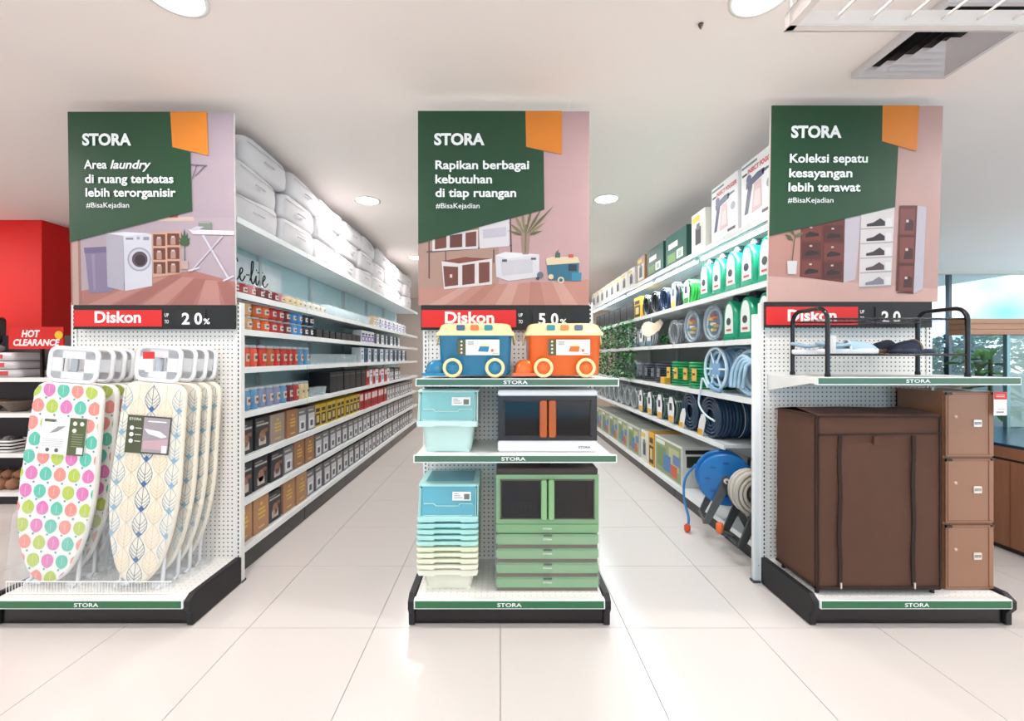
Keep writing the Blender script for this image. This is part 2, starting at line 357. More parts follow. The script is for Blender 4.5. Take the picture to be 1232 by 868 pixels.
# ---------------------------------------------------------------- posters
PD = 2.385
def PX(px): return (px-VX)*PD/F
def PZ(py): return CH+(VY-py)*PD/F
def clip(poly, x0, x1, y0, y1):
    for ax, lim, sg in ((0, x0, 1), (0, x1, -1), (1, y0, 1), (1, y1, -1)):
        o = []
        for i in range(len(poly)):
            a, b = poly[i-1], poly[i]; ia = (a[ax]-lim)*sg >= 0; ib = (b[ax]-lim)*sg >= 0
            if ia != ib:
                t = (lim-a[ax])/(b[ax]-a[ax]); o.append((a[0]+(b[0]-a[0])*t, a[1]+(b[1]-a[1])*t))
            if ib: o.append(b)
        poly = o
        if len(poly) < 3: return []
    return poly
def poster(label, X0, X1, Y0, Y1, tilt, layers, texts):
    ox, oz = PX((X0+X1)/2), PZ(Y1)
    t = thing('poster', label, 'poster', (ox, PD+.01, oz), 0, 'hanging header posters'); t.rotation_euler = (tilt, 0, 0)
    B().box(PX(X0)-ox, PX(X1)-ox, 0, .012, 0, PZ(Y0)-oz, '#d8d4cf').obj('board', t, 'matte')
    b = B()
    for k, (pts, c) in enumerate(layers):
        q = clip(pts, X0, X1, Y0, Y1)
        if q: b.poly([(PX(x)-ox, -.0005-.00008*k, PZ(y)-oz) for x, y in q], tuple(v*.74 for v in hx(c)[:3])+(1,))
    b.obj('printed_picture', t, 'card', recalc=False)
    for s, x0, x1, base, cap, bold, shear in texts:
        lb = B(); letters(lb, s, PX(x0)-ox, PX(x1)-ox, PZ(base)-oz, cap*PD/F, -.0105, '#e9ece8', bold, shear)
        lb.obj('lettering', t, 'card', recalc=False)
    return t
def rect(x0, x1, y0, y1): return [(x0, y0), (x1, y0), (x1, y1), (x0, y1)]
def circ(x, y, r, n=18, ry=None): return [(x+r*math.cos(2*PI*i/n), y+(ry or r)*math.sin(2*PI*i/n)) for i in range(n)]
def line(x0, y0, x1, y1, w):
    d = math.hypot(x1-x0, y1-y0); nx, ny = -(y1-y0)/d*w/2, (x1-x0)/d*w/2
    return [(x0+nx, y0+ny), (x1+nx, y1+ny), (x1-nx, y1-ny), (x0-nx, y0-ny)]
def leafp(x0, y0, x1, y1, w):
    m = ((x0+x1)/2, (y0+y1)/2); d = math.hypot(x1-x0, y1-y0); nx, ny = -(y1-y0)/d*w/2, (x1-x0)/d*w/2
    return [(x0, y0), (m[0]+nx, m[1]+ny), (x1, y1), (m[0]-nx, m[1]-ny)]
GR, OR_ = '#1a4a29', '#ee8a26'
L = [(rect(82, 284, 130, 370), '#b3a0a9'), ([(82, 262), (284, 262), (284, 338), (230, 325), (82, 352)], '#b9a6ae'),
     ([(88, 368), (84, 352), (230, 325), (284, 340), (284, 368)], '#b5766c')]
for k in range(6): L.append(([(100+k*34, 368), (128+k*34, 368), (205+k*14, 330+k*2), (190+k*14, 329+k*2)], ('#c48a7e', '#a96a60')[k % 2]))
L += [(rect(82, 96, 285, 368), '#a8776a'), (rect(86, 93, 285, 368), '#c9a59b'),
      (rect(190, 233, 261, 266), '#d9b9ae'), (rect(204, 214, 257, 262), '#a2543f'),
      ([(101, 300), (137, 299), (134, 351), (106, 353)], '#8c7c9a'), ([(100, 298), (138, 296), (138, 303), (101, 305)], '#76668a'), ([(109, 306), (113, 306), (114, 348), (111, 349)], '#9c8da9'),
      ([(127, 282), (148, 284), (148, 350), (128, 345)], '#b9b3bf'), ([(148, 281), (182, 282), (182, 344), (149, 350)], '#dddbe4'), ([(127, 281), (150, 279), (182, 281), (150, 284)], '#ececf2'),
      (rect(151, 160, 286, 288.5), '#8c8a98'), (rect(172, 179, 285, 289), '#9a98a4'), (circ(166, 286.5, 2), '#a6a4b0'),
      (circ(167, 312, 14.5), '#a9a7b4'), (circ(167, 312, 12.5), '#d4d2dc'), (circ(167.5, 312, 9.5), '#5c4450'), (circ(168, 313, 6.5), '#2e1c24'),
      ([(182, 280), (217, 278), (217, 329), (183, 334)], '#d7a58c')]
for i in range(2):
    for j in range(3):
        x = 184+i*17; y = 282+j*16.6-i; L += [(rect(x, x+14.5, y, y+14), '#6e3a2c'), (rect(x+4, x+10, y+5, y+13.5), '#b98f80'), (rect(x+5, x+9, y+3, y+5), '#dcc4ba')]
for a, l_ in ((200, 14), (220, 16), (245, 17), (270, 20), (295, 17), (320, 15), (340, 12)): L.append((leafp(222, 296, 222+l_*.55*math.cos(R(a)), 296+l_*math.sin(R(a))*1.05, 4), '#3c5a34'))
L += [(line(222, 315, 222, 290, 1), '#3c5a34'), (rect(218, 226, 314, 324), '#c9a89e'),
      ([(227, 276), (283, 278), (284, 283), (232, 282)], '#e9dfe6'), (line(244, 283, 275, 336, 2.4), '#ddd3dc'), (line(268, 284, 230, 326, 2), '#cfc4cf'), (line(268, 338, 281, 332, 2), '#e2d8e0'), (line(226, 326, 240, 322, 2), '#ddd3dc'),
      (rect(239, 255, 268, 276), '#7f8a7c'), (rect(241, 253, 266, 269), '#a9a29c'), (leafp(228, 277, 246, 273, 5), '#cfc9d6'),
      (line(230, 198.5, 250, 200, 1.4), '#7d6f78'), (line(238, 199, 232, 216, 1.2), '#7d6f78'), (line(248, 200, 236, 212, 1), '#7d6f78'),
      ([(82, 130), (206.5, 130), (209, 178), (230.5, 184), (232, 254), (82, 292)], GR), ([(206.5, 130), (250.5, 130), (252, 188), (209, 178)], OR_)]
poster('hanging poster with white washing machine picture above the ironing boards', 84, 282, 136, 367, R(.9), L,
       [('STORA', 102, 160.5, 176, 13, .04, 0), ('Area', 103.5, 131, 204, 9.8, .024, 0), ('laundry', 135, 184, 204, 9.8, .024, .25), ('di ruang terbatas', 104.5, 210.5, 221, 9.8, .024, 0),
        ('lebih terorganisir', 105, 213, 237.3, 9.8, .024, 0), ('#BisaKejadian', 105.5, 157, 250.5, 6, .004, 0)])
L = [(rect(500, 712, 130, 370), '#cba3a2'), ([(500, 250), (600, 250), (600, 345), (500, 348)], '#b99384'), ([(500, 347), (712, 336), (712, 370), (500, 370)], '#c88f80')]
for k in range(5): L.append(([(510+k*42, 370), (530+k*42, 370), (572+k*26, 342-k), (560+k*26, 342-k)], ('#d5a294', '#bd8273')[k % 2]))
L += [(line(516, 290, 516, 335, 1.6), '#5d4a48'), (line(536, 300, 536, 318, 1.2), '#5d4a48'), (line(594, 300, 594, 316, 1.4), '#5d4a48'), (line(513, 303, 616, 295, 2), '#6a5654'), (line(614, 262, 616, 335, 1.6), '#5d4a48')]
for a, b_, c_, d_ in ((520, 575, 283, 302),): L += [([(a, c_), (b_, c_-7), (b_, d_-3), (a, d_)], '#e5dcdc'), ([(a+3, c_+2), (a+17, c_), (a+17, d_-4), (a+3, d_-2)], '#7a4438'), ([(a+21, c_), (a+36, c_-2), (a+36, d_-5), (a+21, d_-4)], '#6a3a30'), ([(a+40, c_-3), (b_-2, c_-5), (b_-2, d_-6), (a+40, d_-5)], '#7a4438')]
L += [([(576, 268), (613, 263), (613, 296), (577, 299)], '#e6dfe2'), ([(581, 276), (609, 273), (609, 284), (581, 287)], '#cfc8d2'),
      ([(531, 314), (564, 309), (592, 311), (592, 342), (534, 348)], '#e9e0df'), ([(531, 314), (560, 309), (592, 311), (552, 317)], '#8a4a3c'), ([(533, 320), (551, 321), (551, 343), (535, 345)], '#7c4337'),
      ([(556, 319), (571, 317), (571, 341), (556, 343)], '#733c31'), ([(576, 316), (589, 315), (589, 339), (576, 341)], '#7c4337'), (rect(541, 544, 330, 334), '#e9cfc6'), 
      ([(596, 307), (608, 303), (649, 306), (649, 333), (612, 338), (597, 333)], '#e3dfe4'), ([(596, 307), (608, 303), (649, 306), (611, 311)], '#f2eff2'), ([(602, 314), (641, 311), (641, 328), (604, 332)], '#d3cfd6'), (rect(604, 610, 312, 315), '#57535c'), (rect(639, 645, 310, 312.5), '#57535c')]
for a, l_ in ((195, 26), (215, 30), (240, 34), (262, 40), (285, 44), (305, 44), (318, 56), (330, 34), (345, 26)): L.append((leafp(632, 284, 632+l_*math.cos(R(a))*.85, 284+l_*math.sin(R(a)), 3.4), ('#7c7a4e', '#8f8a5c', '#66683f')[int(l_) % 3]))
L += [([(627, 280), (638, 280), (636, 306), (629, 306)], '#a9887a'), (line(632, 304, 633, 270, 2), '#7c7a4e'),
      ([(658, 317), (697, 314), (696, 338), (660, 337)], '#2f6e86'), ([(657, 311), (664, 309), (695, 309), (698, 316), (658, 319)], '#e9d3ae'), (rect(684, 694, 318, 326), '#20343f'), (circ(675, 337, 4), '#e9d3ae'), (circ(675, 337, 2.2), '#2f6e86'), (circ(663, 333, 3.2), '#e9d3ae'),
      ([(688, 328), (700, 328), (699, 338), (688, 338)], '#3a8aa6'), (circ(650, 331, 4), '#6a6f80'), (circ(647, 335, 2), '#3a3f50'), (leafp(668, 311, 672, 300, 3), '#3f5a3c'), (rect(669, 674, 304, 310), '#4d6a5c'), (rect(684, 690, 306, 310), '#c9553e'),
      ([(500, 130), (632, 130), (633, 177), (654, 182), (655, 252), (500, 294)], GR), ([(632, 130), (676, 130), (676, 186), (633, 177)], OR_)]
poster('middle hanging poster with storage boxes and toy bus pictured', 503, 709, 134, 367, R(.5), L,
       [('STORA', 522.6, 583, 175, 13, .04, 0), ('Rapikan berbagai', 524, 636.5, 204, 9.8, .024, 0), ('kebutuhan', 524, 592, 221, 9.8, .024, 0), ('di tiap ruangan', 524, 621, 237.3, 9.8, .024, 0), ('#BisaKejadian', 524.5, 577, 251, 6, .004, 0)])
L = [(rect(920, 1136, 124, 366), '#cda39a'), ([(920, 332), (1136, 348), (1136, 366), (920, 366)], '#ddb0a4'), ([(920, 280), (964, 268), (964, 334), (920, 332)], '#c48f82'),
     ([(963, 271), (1016, 262), (1016, 340), (963, 333)], '#6e2f26'), ([(1016, 262), (1036, 260), (1030, 336), (1016, 340)], '#cfc4cc')]
for i in range(2):
    for j in range(3):
        x = 965+i*26; y = 270+j*22+i*1.5; L += [(rect(x, x+23, y, y+19.5), '#5a231c' if (i+j) % 2 else '#7c382d'), ([(x+4, y+16), (x+20, y+14), (x+20, y+11), (x+9, y+9), (x+4, y+12)], '#2c1210'), (rect(x+9, x+12, y+3, y+5), '#d9c4bc')]
L += [([(1035, 258), (1075, 250), (1073, 343), (1034, 345)], '#e6dcd9')]
for j in range(5):
    y = 262+j*17.5; L += [(line(1035, y+14, 1074, y+12, 1.4), '#b9aaa8'), ([(1042, y+11), (1064, y+10), (1064, y+5), (1058, y+1), (1050, y+6), (1042, y+8)], ('#2c2830', '#26222c', '#3a3036', '#5a4444', '#8a8490')[j]), (rect(1065, 1072, y+1, y+11), '#f2ecea')]
L += [([(1081, 248), (1102, 248), (1100, 353), (1079, 350)], '#6a2c24'), ([(1102, 248), (1113, 250), (1111, 348), (1100, 353)], '#cbc1ca')]
for j in range(3):
    y = 252+j*34; L += [(rect(1082, 1099, y, y+30), '#84423a'), ([(1087, y+26), (1098, y+26), (1098, y+14), (1092, y+12), (1088, y+18)], '#4a1f1a'), (rect(1089, 1092, y+13, y+16), '#e0cfc8'), (line(1080, y+32, 1100, y+33, 1.2), '#4a1c18')]
L += [([(947, 314), (959, 314), (958, 330), (948, 330)], '#e3dcda'), (line(953, 314, 956, 282, 1), '#55603f'), (leafp(954, 290, 944, 282, 5), '#55603f'), (leafp(955, 286, 966, 280, 5), '#6a7450'), (leafp(955, 284, 950, 276, 4), '#55603f'),
      ([(918, 124), (1057, 124), (1057.5, 172), (1077, 178), (1075, 250), (918, 286)], GR), ([(1057, 124), (1101, 124), (1099, 184), (1057.5, 172)], OR_)]
poster('hanging poster with shoe cabinets pictured above the black metal rack', 925, 1130, 130, 363, R(1.6), L,
       [('STORA', 948, 1008, 168, 13, .04, 0), ('Koleksi sepatu', 947, 1040, 197.5, 9.8, .024, 0), ('kesayangan', 946.5, 1022, 214.8, 9.8, .024, 0), ('lebih terawat', 946, 1032, 231.5, 9.8, .024, 0), ('#BisaKejadian', 945.5, 1000, 245, 6, .004, 0)])
def diskon(label, X0, X1, Y0, Y1, rx1, d0, d1, base, digs, pc):
    ox, oz = PX((X0+X1)/2), PZ(Y1)
    t = thing('discount_sign', label, 'sign', (ox, PD+.012, oz), 0, 'red and black discount signs')
    B().box(PX(X0)-ox, PX(X1)-ox, 0, .012, 0, PZ(Y0)-oz-.0005, '#0d0c0d').obj('board', t, 'matte')
    B().box(PX(X0+1)-ox, PX(rx1)-ox, -.003, 0, PZ(Y1-3)-oz, PZ(Y0+6)-oz, '#d61a18').obj('red_panel', t, 'matte')
    def put(*a):
        b = B(); letters(b, *a); b.obj('lettering', t, 'matte', recalc=False)
    put('Diskon', PX(d0)-ox, PX(d1)-ox, PZ(base)-oz, 13*PD/F, -.0035, '#f5eeec', .03)
    for s, a, c in digs: put(s, PX(a)-ox, PX(c)-ox, PZ(base+2)-oz, 13*PD/F, -.0045, '#f5f2ee', .03)
    if pc: put('%', PX(pc)-ox, PX(pc+8)-ox, PZ(base+2)-oz, 6.5*PD/F, -.0045, '#f5f2ee', .02)
    xx = (rx1+5); put('UP', PX(xx-2)-ox, PX(xx+3)-ox, PZ(Y0+14)-oz, 4*PD/F, -.0006, '#e6e2de', .02); put('TO', PX(xx-2)-ox, PX(xx+3)-ox, PZ(Y0+22)-oz, 4*PD/F, -.0006, '#e6e2de', .02)
    p = B(); x0 = digs[0][1]-7; p.box(PX(x0)-ox, PX(digs[-1][2]+4)-ox, -.004, 0, PZ(Y1-3)-oz, PZ(Y0+6)-oz, '#151416'); p.obj('digit_pocket', t, 'matte')
diskon('red and black discount sign reading twenty percent, under left poster', 86, 281, 367, 396, 193, 112, 168, 388, [('2', 217.5, 227), ('0', 232.5, 242)], 243.5)
diskon('red and black discount sign reading fifty percent, under middle poster', 506, 710, 367, 397, 621, 535, 594.5, 388.5, [('5', 648, 656.5), ('0', 663, 672)], 674)
diskon('red and black discount sign behind the black metal rack', 922, 1124, 363, 394, 1034, 949, 1008, 386, [('2', 1062, 1071), ('0', 1076, 1085)], None)
# ---------------------------------------------------------------- left end cap: ironing boards
def board_outline(Wd, Lg):
    pts = []
    n = 14; k = .50*Lg
    for i in range(1, n+1):                          # right side going up
        u = i/n; v = k*(1-math.cos(u*PI/2)); w = max(.02, Wd/2*math.sin(u*PI/2)**.9)
        pts.append((w, v))
    r = .06
    for i in range(5): a = R(90*i/4); pts.append((Wd/2*.9-r+r*math.cos(a)+ (0), Lg-r+r*math.sin(a)))
    return pts+[(-x, z) for x, z in reversed(pts)]
def clip_convex(poly, out):
    # out is CCW
    for i in range(len(out)):
        ax, ay = out[i-1]; bx, by = out[i]; o = []
        if abs(ax-bx)+abs(ay-by) < 1e-9: continue
        def side(p): return (bx-ax)*(p[1]-ay)-(by-ay)*(p[0]-ax)
        for j in range(len(poly)):
            p, q = poly[j-1], poly[j]; sp_, sq = side(p), side(q)
            if (sp_ >= 0) != (sq >= 0):
                t = sp_/(sp_-sq); o.append((p[0]+(q[0]-p[0])*t, p[1]+(q[1]-p[1])*t))
            if sq >= 0: o.append(q)
        poly = o
        if len(poly) < 3: return []
    return poly
def drop(x, z, w, h, up=1):
    pts = []
    for i in range(18):
        a = 2*PI*i/18; sn, cs = math.sin(a), math.cos(a)
        pts.append((x+w/2*math.copysign(abs(sn)**(1.35 if cs > 0 else .85), sn), z+up*h*(.5*cs if cs < 0 else .58*cs)))
    return pts
def ironing_board(label, style, loc, lean, rz, Wd, Lg, front):
    t = thing('ironing_board', label, 'ironing board', loc, rz, 'ironing boards on the left end stand'); t.rotation_euler = (lean, R(4.2), rz)
    out = board_outline(Wd, Lg); z0 = .035
    out = [(x, z+z0) for x, z in out]
    base = '#f3f0ea' if style == 'leaf' else '#efe6d4'
    B().prism('y', out, -.016, .016, base, bev=.009).obj('padded_cover', t, 'fabric')
    ins = [(x*.965, z0+Lg/2+(z-z0-Lg/2)*.985) for x, z in out]
    pr = B(); y = -.0175
    if style == 'leaf':
        cols = ['#66c2aa', '#ea9489', '#b9ca5c', '#de80b6']; px, pz = .071, .084
        for j in range(13):
            for i in range(-4, 5):
                x = i*px+(.30*px if j % 2 else 0)-.02+j*.002; z = z0+Lg-.035-j*pz
                c = cols[(i+j*3+(j//2)) % 4]; q = clip_convex([(a, b) for a, b in drop(x, z, .060, .064, 1 if j % 2 else -1)], ins)
                if q: pr.poly([(a, y, b) for a, b in q], c)
                q = clip_convex(line(x, z-.02, x, z+.02, .0015), ins)
                if q: pr.poly([(a, y-.0004, b) for a, b in q], '#f3e6e0')
                q = clip_convex(circ(x+px/2, z+.042, .0055, 8), ins)
                if q: pr.poly([(a, y, b) for a, b in q], '#6f9a9a')
    else:
        for i in range(-3, 4):
            blue = i % 2 == 0; xs = i*.068
            c1 = '#42618f' if i == 0 else ('#8ba9c0' if blue else '#dccbb0')
            q = clip_convex(line(xs, z0, xs, z0+Lg, .0022), ins)
            if q: pr.poly([(a, y, b) for a, b in q], c1)
            hw_, hh_ = .037, .128
            for j in range(9):
                zb_ = z0+Lg-.02-(j+1)*hh_*.96-(hh_*.48 if i % 2 else 0)
                half = [(0, 0), (.55, .14), (.95, .34), (1, .50), (.80, .68), (.45, .84), (0, 1)]
                if not blue:
                    q = clip_convex([(xs+u*hw_, zb_+v*hh_) for u, v in half]+[(xs-u*hw_, zb_+v*hh_) for u, v in half[-2:0:-1]], ins)
                    if q: pr.poly([(a, y+.0006, b) for a, b in q], '#f3e3cb')
                for sg in (-1, 1):
                    segs = list(zip(half, half[1:]))
                    for m, (eu, ev) in enumerate(((.78, .70), (.98, .56), (.99, .42), (.86, .29))):
                        sv = .04+.13*(3-m); segs += [((0, sv), (eu*.5, sv+(ev-sv)*.42)), ((eu*.5, sv+(ev-sv)*.42), (eu*.93, ev))]
                    for (u0, v0), (u1, v1) in segs:
                        q = clip_convex(line(xs+sg*u0*hw_, zb_+v0*hh_, xs+sg*u1*hw_, zb_+v1*hh_, .0021), ins)
                        if q: pr.poly([(p[0], y, p[1]) for p in q], c1)
                if blue:
                    q = clip_convex([(xs, zb_-.004), (xs+.016, zb_+.012), (xs, zb_+.028), (xs-.016, zb_+.012)], ins)
                    if q: pr.poly([(p[0], y-.0003, p[1]) for p in q], '#4a6a98' if i == 0 else '#8fb0c4')
    pr.obj('printed_pattern', t, 'fabric', recalc=False)
    # steel tray for the iron, with its rounded wire frame
    tr = B(); zt = z0+Lg+.012; w2 = Wd*.62/1; h2 = .165
    ringo = [(u, 0, zt+h2/2+v) for u, v in rrect(w2, h2, .035, 4)]; tr.tube(ringo, .011, '#f0eff0', 8, closed=True)
    tr.obj('tray_frame', t, 'gloss')
    pl = B(); x0, z1 = w2/2-.012, zt+.012
    # plate with an opening
    pl.box(-x0, x0, -.004, .004, z1, z1+.035, '#e2e3e6').box(-x0, x0, -.004, .004, zt+h2-.05, zt+h2-.01, '#e8e8ea').box(-x0, -x0+.05, -.004, .004, z1, zt+h2-.012, '#e6e7ea').box(x0-.05, x0, -.004, .004, z1, zt+h2-.012, '#e6e7ea')
    pl.obj('iron_tray', t, 'gloss')
    B().rp('y', 0, zt+h2*.5, .035, .07, .012, .0, .01, '#b9bcc2').obj('tray_rib', t, 'metal')
    for s in (-1, 1): B().tube([(s*.05, .02, zt+.03), (s*.05, .02, zt-.03)], .006, '#e9e9ea').obj('tray_arm', t, 'gloss')
    for s in (-1, 1): B().tube([(s*Wd*.22, .032, z0+Lg-.12), (s*Wd*.30, .034, .03), (s*Wd*.30, .0, .012)], .010, '#e9e9ec').obj('leg', t, 'gloss')
    for s in (-1, 1): B().tube([(s*Wd*.36, .036, .014), (s*Wd*.16, .036, .014)], .0135, '#e8eaec', 8).obj('foot', t, 'gloss')
    f = B().prism('y', [(x*1.03, .0+(z-z0)*1.0+.01) for x, z in rrect_shift(Wd*.96, Lg*.42)], -.024, .03, '#f2f6f8'); f.obj('plastic_wrap', t, 'film')
    if front:
        if style == 'leaf':
            cx, cz, cw, ch = .01, z0+Lg*.735, .225, .185
            c = B().box(cx-cw/2, cx+cw/2, -.023, -.0205, cz-ch/2, cz+ch/2, '#eeeceb'); p = B(); yy = -.0235
            p.quad2(cx+cw*.12, cx+cw/2, cz-ch/2, cz+ch/2, yy, '#55603a'); p.quad2(cx-cw*.44, cx-cw*.2, cz+ch*.36, cz+ch*.43, yy, '#6b6f62')
            p.poly([(cx-.07, yy, cz+.01), (cx-.03, yy, cz+.045), (cx+.01, yy, cz+.05), (cx-.03, yy, cz+.02)], '#9a9a98')
            for m in range(5): p.quad2(cx-cw*.44, cx+cw*.02, cz-.02-m*.009, cz-.017-m*.009, yy, '#cfccc8')
            for m in range(2): p.poly([(cx-.07+m*.045+u, yy, cz-.072+v) for u, v in circ(0, 0, .010, 10)], '#5a5a56')
            for m in range(3): p.poly([(cx+cw*.24+(m % 2)*.035+u, yy-.0003, cz+.065-(m//2)*.035+v) for u, v in circ(0, 0, .011, 10)], '#e6e6dc')
            for m in range(6): p.quad2(cx+cw*.2, cx+cw*.44, cz+.01-m*.012, cz+.014-m*.012, yy-.0003, '#8d9472')
            p.quad2(cx+cw*.33, cx+cw*.47, cz-ch*.46, cz-ch*.28, yy-.0003, '#e8e0de')
        else:
            cx, cz, cw, ch = -.0, z0+Lg*.74, .215, .185
            c = B().box(cx-cw/2, cx+cw/2, -.023, -.0205, cz-ch/2, cz+ch/2, '#4a4a44'); p = B(); yy = -.0235
            p.quad2(cx-cw/2, cx-cw*.12, cz-ch/2, cz+ch/2, yy, '#4c5136'); p.quad2(cx-cw*.12, cx+cw*.48, cz-ch*.46, cz+ch*.46, yy, '#a59a9e')
            p.poly([(cx-.02, yy-.0003, cz-.07), (cx+.10, yy-.0003, cz-.07), (cx+.10, yy-.0003, cz-.015), (cx-.02, yy-.0003, cz-.03)], '#c9a4ac')
            p.poly([(cx-.02, yy-.0006, cz+.03), (cx+.06, yy-.0006, cz+.02), (cx+.095, yy-.0006, cz-.004), (cx+.07, yy-.0006, cz-.012), (cx+.0, yy-.0006, cz+.006)], '#f0edf0')
            for m in range(3):
                p.poly([(cx-cw*.38+u, yy-.0004, cz+.03-m*.032+v) for u, v in circ(0, 0, .011, 10)], '#efefe6'); p.quad2(cx-cw*.3, cx-cw*.16, cz+.028-m*.032, cz+.032-m*.032, yy-.0004, '#dcdcd0')
            p.quad2(cx-cw*.02, cx+cw*.4, cz+.064, cz+.070, yy-.0004, '#f4f2f0'); p.quad2(cx+cw*.34, cx+cw*.46, cz-ch*.46, cz-ch*.26, yy-.0008, '#efe8e6')
            letters(p, 'STORA', cx-cw*.46, cx-cw*.18, cz+.068, .012, yy-.0004, '#dfe2d4', .02)
        if style == 'leaf': letters(p, 'STORA', cx-cw*.44, cx-cw*.16, cz+.068, .012, yy-.0004, '#55603a', .02)
        c = c.obj('package_label', t, 'card'); p.obj('printed_label', c, 'card', recalc=False)
    return t
def rrect_shift(w, h): return [(u, v+h/2) for u, v in rrect(w, h, .03, 2)]
DK = .14
XB = [-2.215, -1.735]
def bx(px, d): return (px-VX)*d/F
# front boards then the ones behind, each a little deeper and stepped to the right
for k, (px, d) in enumerate([(57, 2.115), (78, 2.21), (94, 2.28), (106, 2.345)]):
    lab = ['front leaf-print ironing board with white price card, on the left stand', 'second leaf-print ironing board, right behind the front leaf-print one',
           'third leaf-print ironing board back from the front, left group', 'rearmost leaf-print ironing board against the pegboard'][k]
    ironing_board(lab, 'leaf', (bx(px, d), d, DK), R(-2.6), 0, .385, .985, k == 0)
for k, (px, d) in enumerate([(163, 2.10), (183, 2.19), (198, 2.26), (211, 2.33)]):
    lab = ['front feather-print ironing board with grey picture card, on the left stand', 'second feather-print ironing board, right behind the front feather-print one',
           'third feather-print ironing board back from the front, right group', 'rearmost feather-print ironing board beside the bare pegboard'][k]
    ironing_board(lab, 'feather', (bx(px, d), d, DK), R(-2.2), 0, .345, .99, k == 0)
o = B().box(-.018, .018, -.001, .001, -.045, .045, '#f2efee').box(-.028, .028, -.0012, .0012, .02, .055, '#d9302c').obj('price_tag', kind='card', loc=(bx(181, 2.1), 2.09, 1.262))
tag(o, 'white price tag with red top on the feather-print board tray', 'price tag')
# white wire fence on the deck
t = thing('wire_fence', 'low white wire shelf fence in front of the ironing boards', 'shelf fence', (bx(108, 2.07), 2.065, DK))
fw = .40
B().tube([(-fw, 0, .062), (fw, 0, .062)], .003, '#f4f2ee').tube([(-fw, 0, .006), (fw, 0, .006)], .003, '#f4f2ee').obj('rail', t, 'gloss')
for k in range(56): B().tube([(-fw+.0145*k, 0, .006), (-fw+.0145*k, 0, .062)], .0014, '#f4f2ee', 4).obj('wire', t, 'gloss')
# ---------------------------------------------------------------- middle end cap goods
def bus_box(label, body, wheel_in, patches, loc):
    t = thing('toy_bus_box', label, 'storage box', loc, 0, 'bus shaped toy boxes on the middle stand')
    C = '#f6dfa6'; dpt = .25
    def rr(w, d, z, r=.035): return [(u, v, z) for u, v in rrect(w, d, r, 4)]
    B().loft([rr(.325, dpt-.03, .012), rr(.345, dpt-.015, .022), rr(.36, dpt, .205), rr(.372, dpt+.01, .21), rr(.372, dpt+.01, .222)], body).obj('body', t, 'gloss')
    B().loft([rr(.388, dpt+.026, .208, .04), rr(.388, dpt+.026, .222, .04), rr(.37, dpt+.006, .232, .045), rr(.35, dpt-.02, .262, .06), rr(.325, dpt-.05, .270, .07)], C).obj('lid', t, 'gloss')
    for k, c in enumerate(patches): B().rp('y', -.07+k*.068, .247, .040, .026, .005, -dpt/2-.006, -dpt/2+.03, c).obj('window_patch', t, 'gloss')
    y0 = -dpt/2-.004
    bn = B(); bn.M = Matrix.Translation((-.20, y0+.08, .0))
    bn.loft([[(u, v, .012) for u, v in rrect(.09, .15, .02)], [(u, v, .03) for u, v in rrect(.095, .155, .025)], [(u+.004, v, .07) for u, v in rrect(.085, .145, .03)], [(u+.012, v, .088) for u, v in rrect(.055, .11, .025)]], body); bn.obj('bonnet', t, 'gloss')
    B().rp('y', -.2, .018, .115, .014, .006, y0-.02, y0+.12, body).obj('bumper', t, 'gloss')
    for x in (-.108, .098):
        w = B().lathe([(.032, -.002), (.047, -.006), (.048, -.018), (.044, -.024), (.034, -.024), (.032, -.016)], 26, C, (x, y0+.0, .05), 'y').obj('wheel', t, 'gloss')
        hb = B().lathe([(.033, -.0), (.033, -.017), (.012, -.020)], 22, body, (x, y0, .05), 'y')
        for k in range(6): a = PI*k/3; hb.box(x-.0015+.018*math.cos(a), x+.0015+.018*math.cos(a), y0-.021, y0-.018, .05+.018*math.sin(a)-.005, .05+.018*math.sin(a)+.005, wheel_in)
        hb.obj('hub', w, 'gloss')
    c = B().box(-.085, .12, y0-.007, y0-.004, .112, .188, '#efece6').obj('package_label', t, 'card')
    p = B(); yy = y0-.0076; p.quad2(-.085, -.045, .112, .188, yy, '#5a5a34')
    for m in range(4): p.poly([(-.065+u, yy-.0003, .178-m*.018+v) for u, v in circ(0, 0, .0055, 8)], '#e9e6d6')
    p.poly([(x+.045, yy, z+.142) for x, z in ((-.03, -.012), (.02, -.014), (.025, .012), (-.02, .014))], body); p.poly([(x+.045, yy-.0003, z+.16) for x, z in ((-.022, -.005), (.026, -.005), (.018, .007), (-.014, .007))], C)
    p.poly([(.085+u, yy, .135+v) for u, v in circ(0, 0, .008, 8)], '#d8794e')
    for m in range(3): p.quad2(-.035, -.005, .176-m*.007, .179-m*.007, yy, '#8e8c84')
    letters(p, 'STORA', .088, .112, .118, .005, yy, '#6c6c5c', .02)
    p.obj('printed_label', c, 'card', recalc=False)
    for s in (-1, 1): B().tube([(s*.192, -.02, .215), (s*.200, -.03, .17), (s*.196, .03, .17), (s*.192, .03, .215)], .005, C).obj('handle', t, 'gloss')
    return t
SH1, SH2 = 1.188, .822
bus_box('blue bus-shaped toy storage box with cream lid, middle stand', '#2f81a8', '#226a90', ['#4b5f86', '#ef7a3a', '#2f8f9c'], (bx(573, 2.2), 2.215, SH1))
bus_box('orange bus-shaped toy storage box with cream lid, middle stand', '#f5702c', '#d95a1e', ['#2f8f9c', '#f08a4e', '#5a6a86'], (bx(676, 2.2), 2.215, SH1))
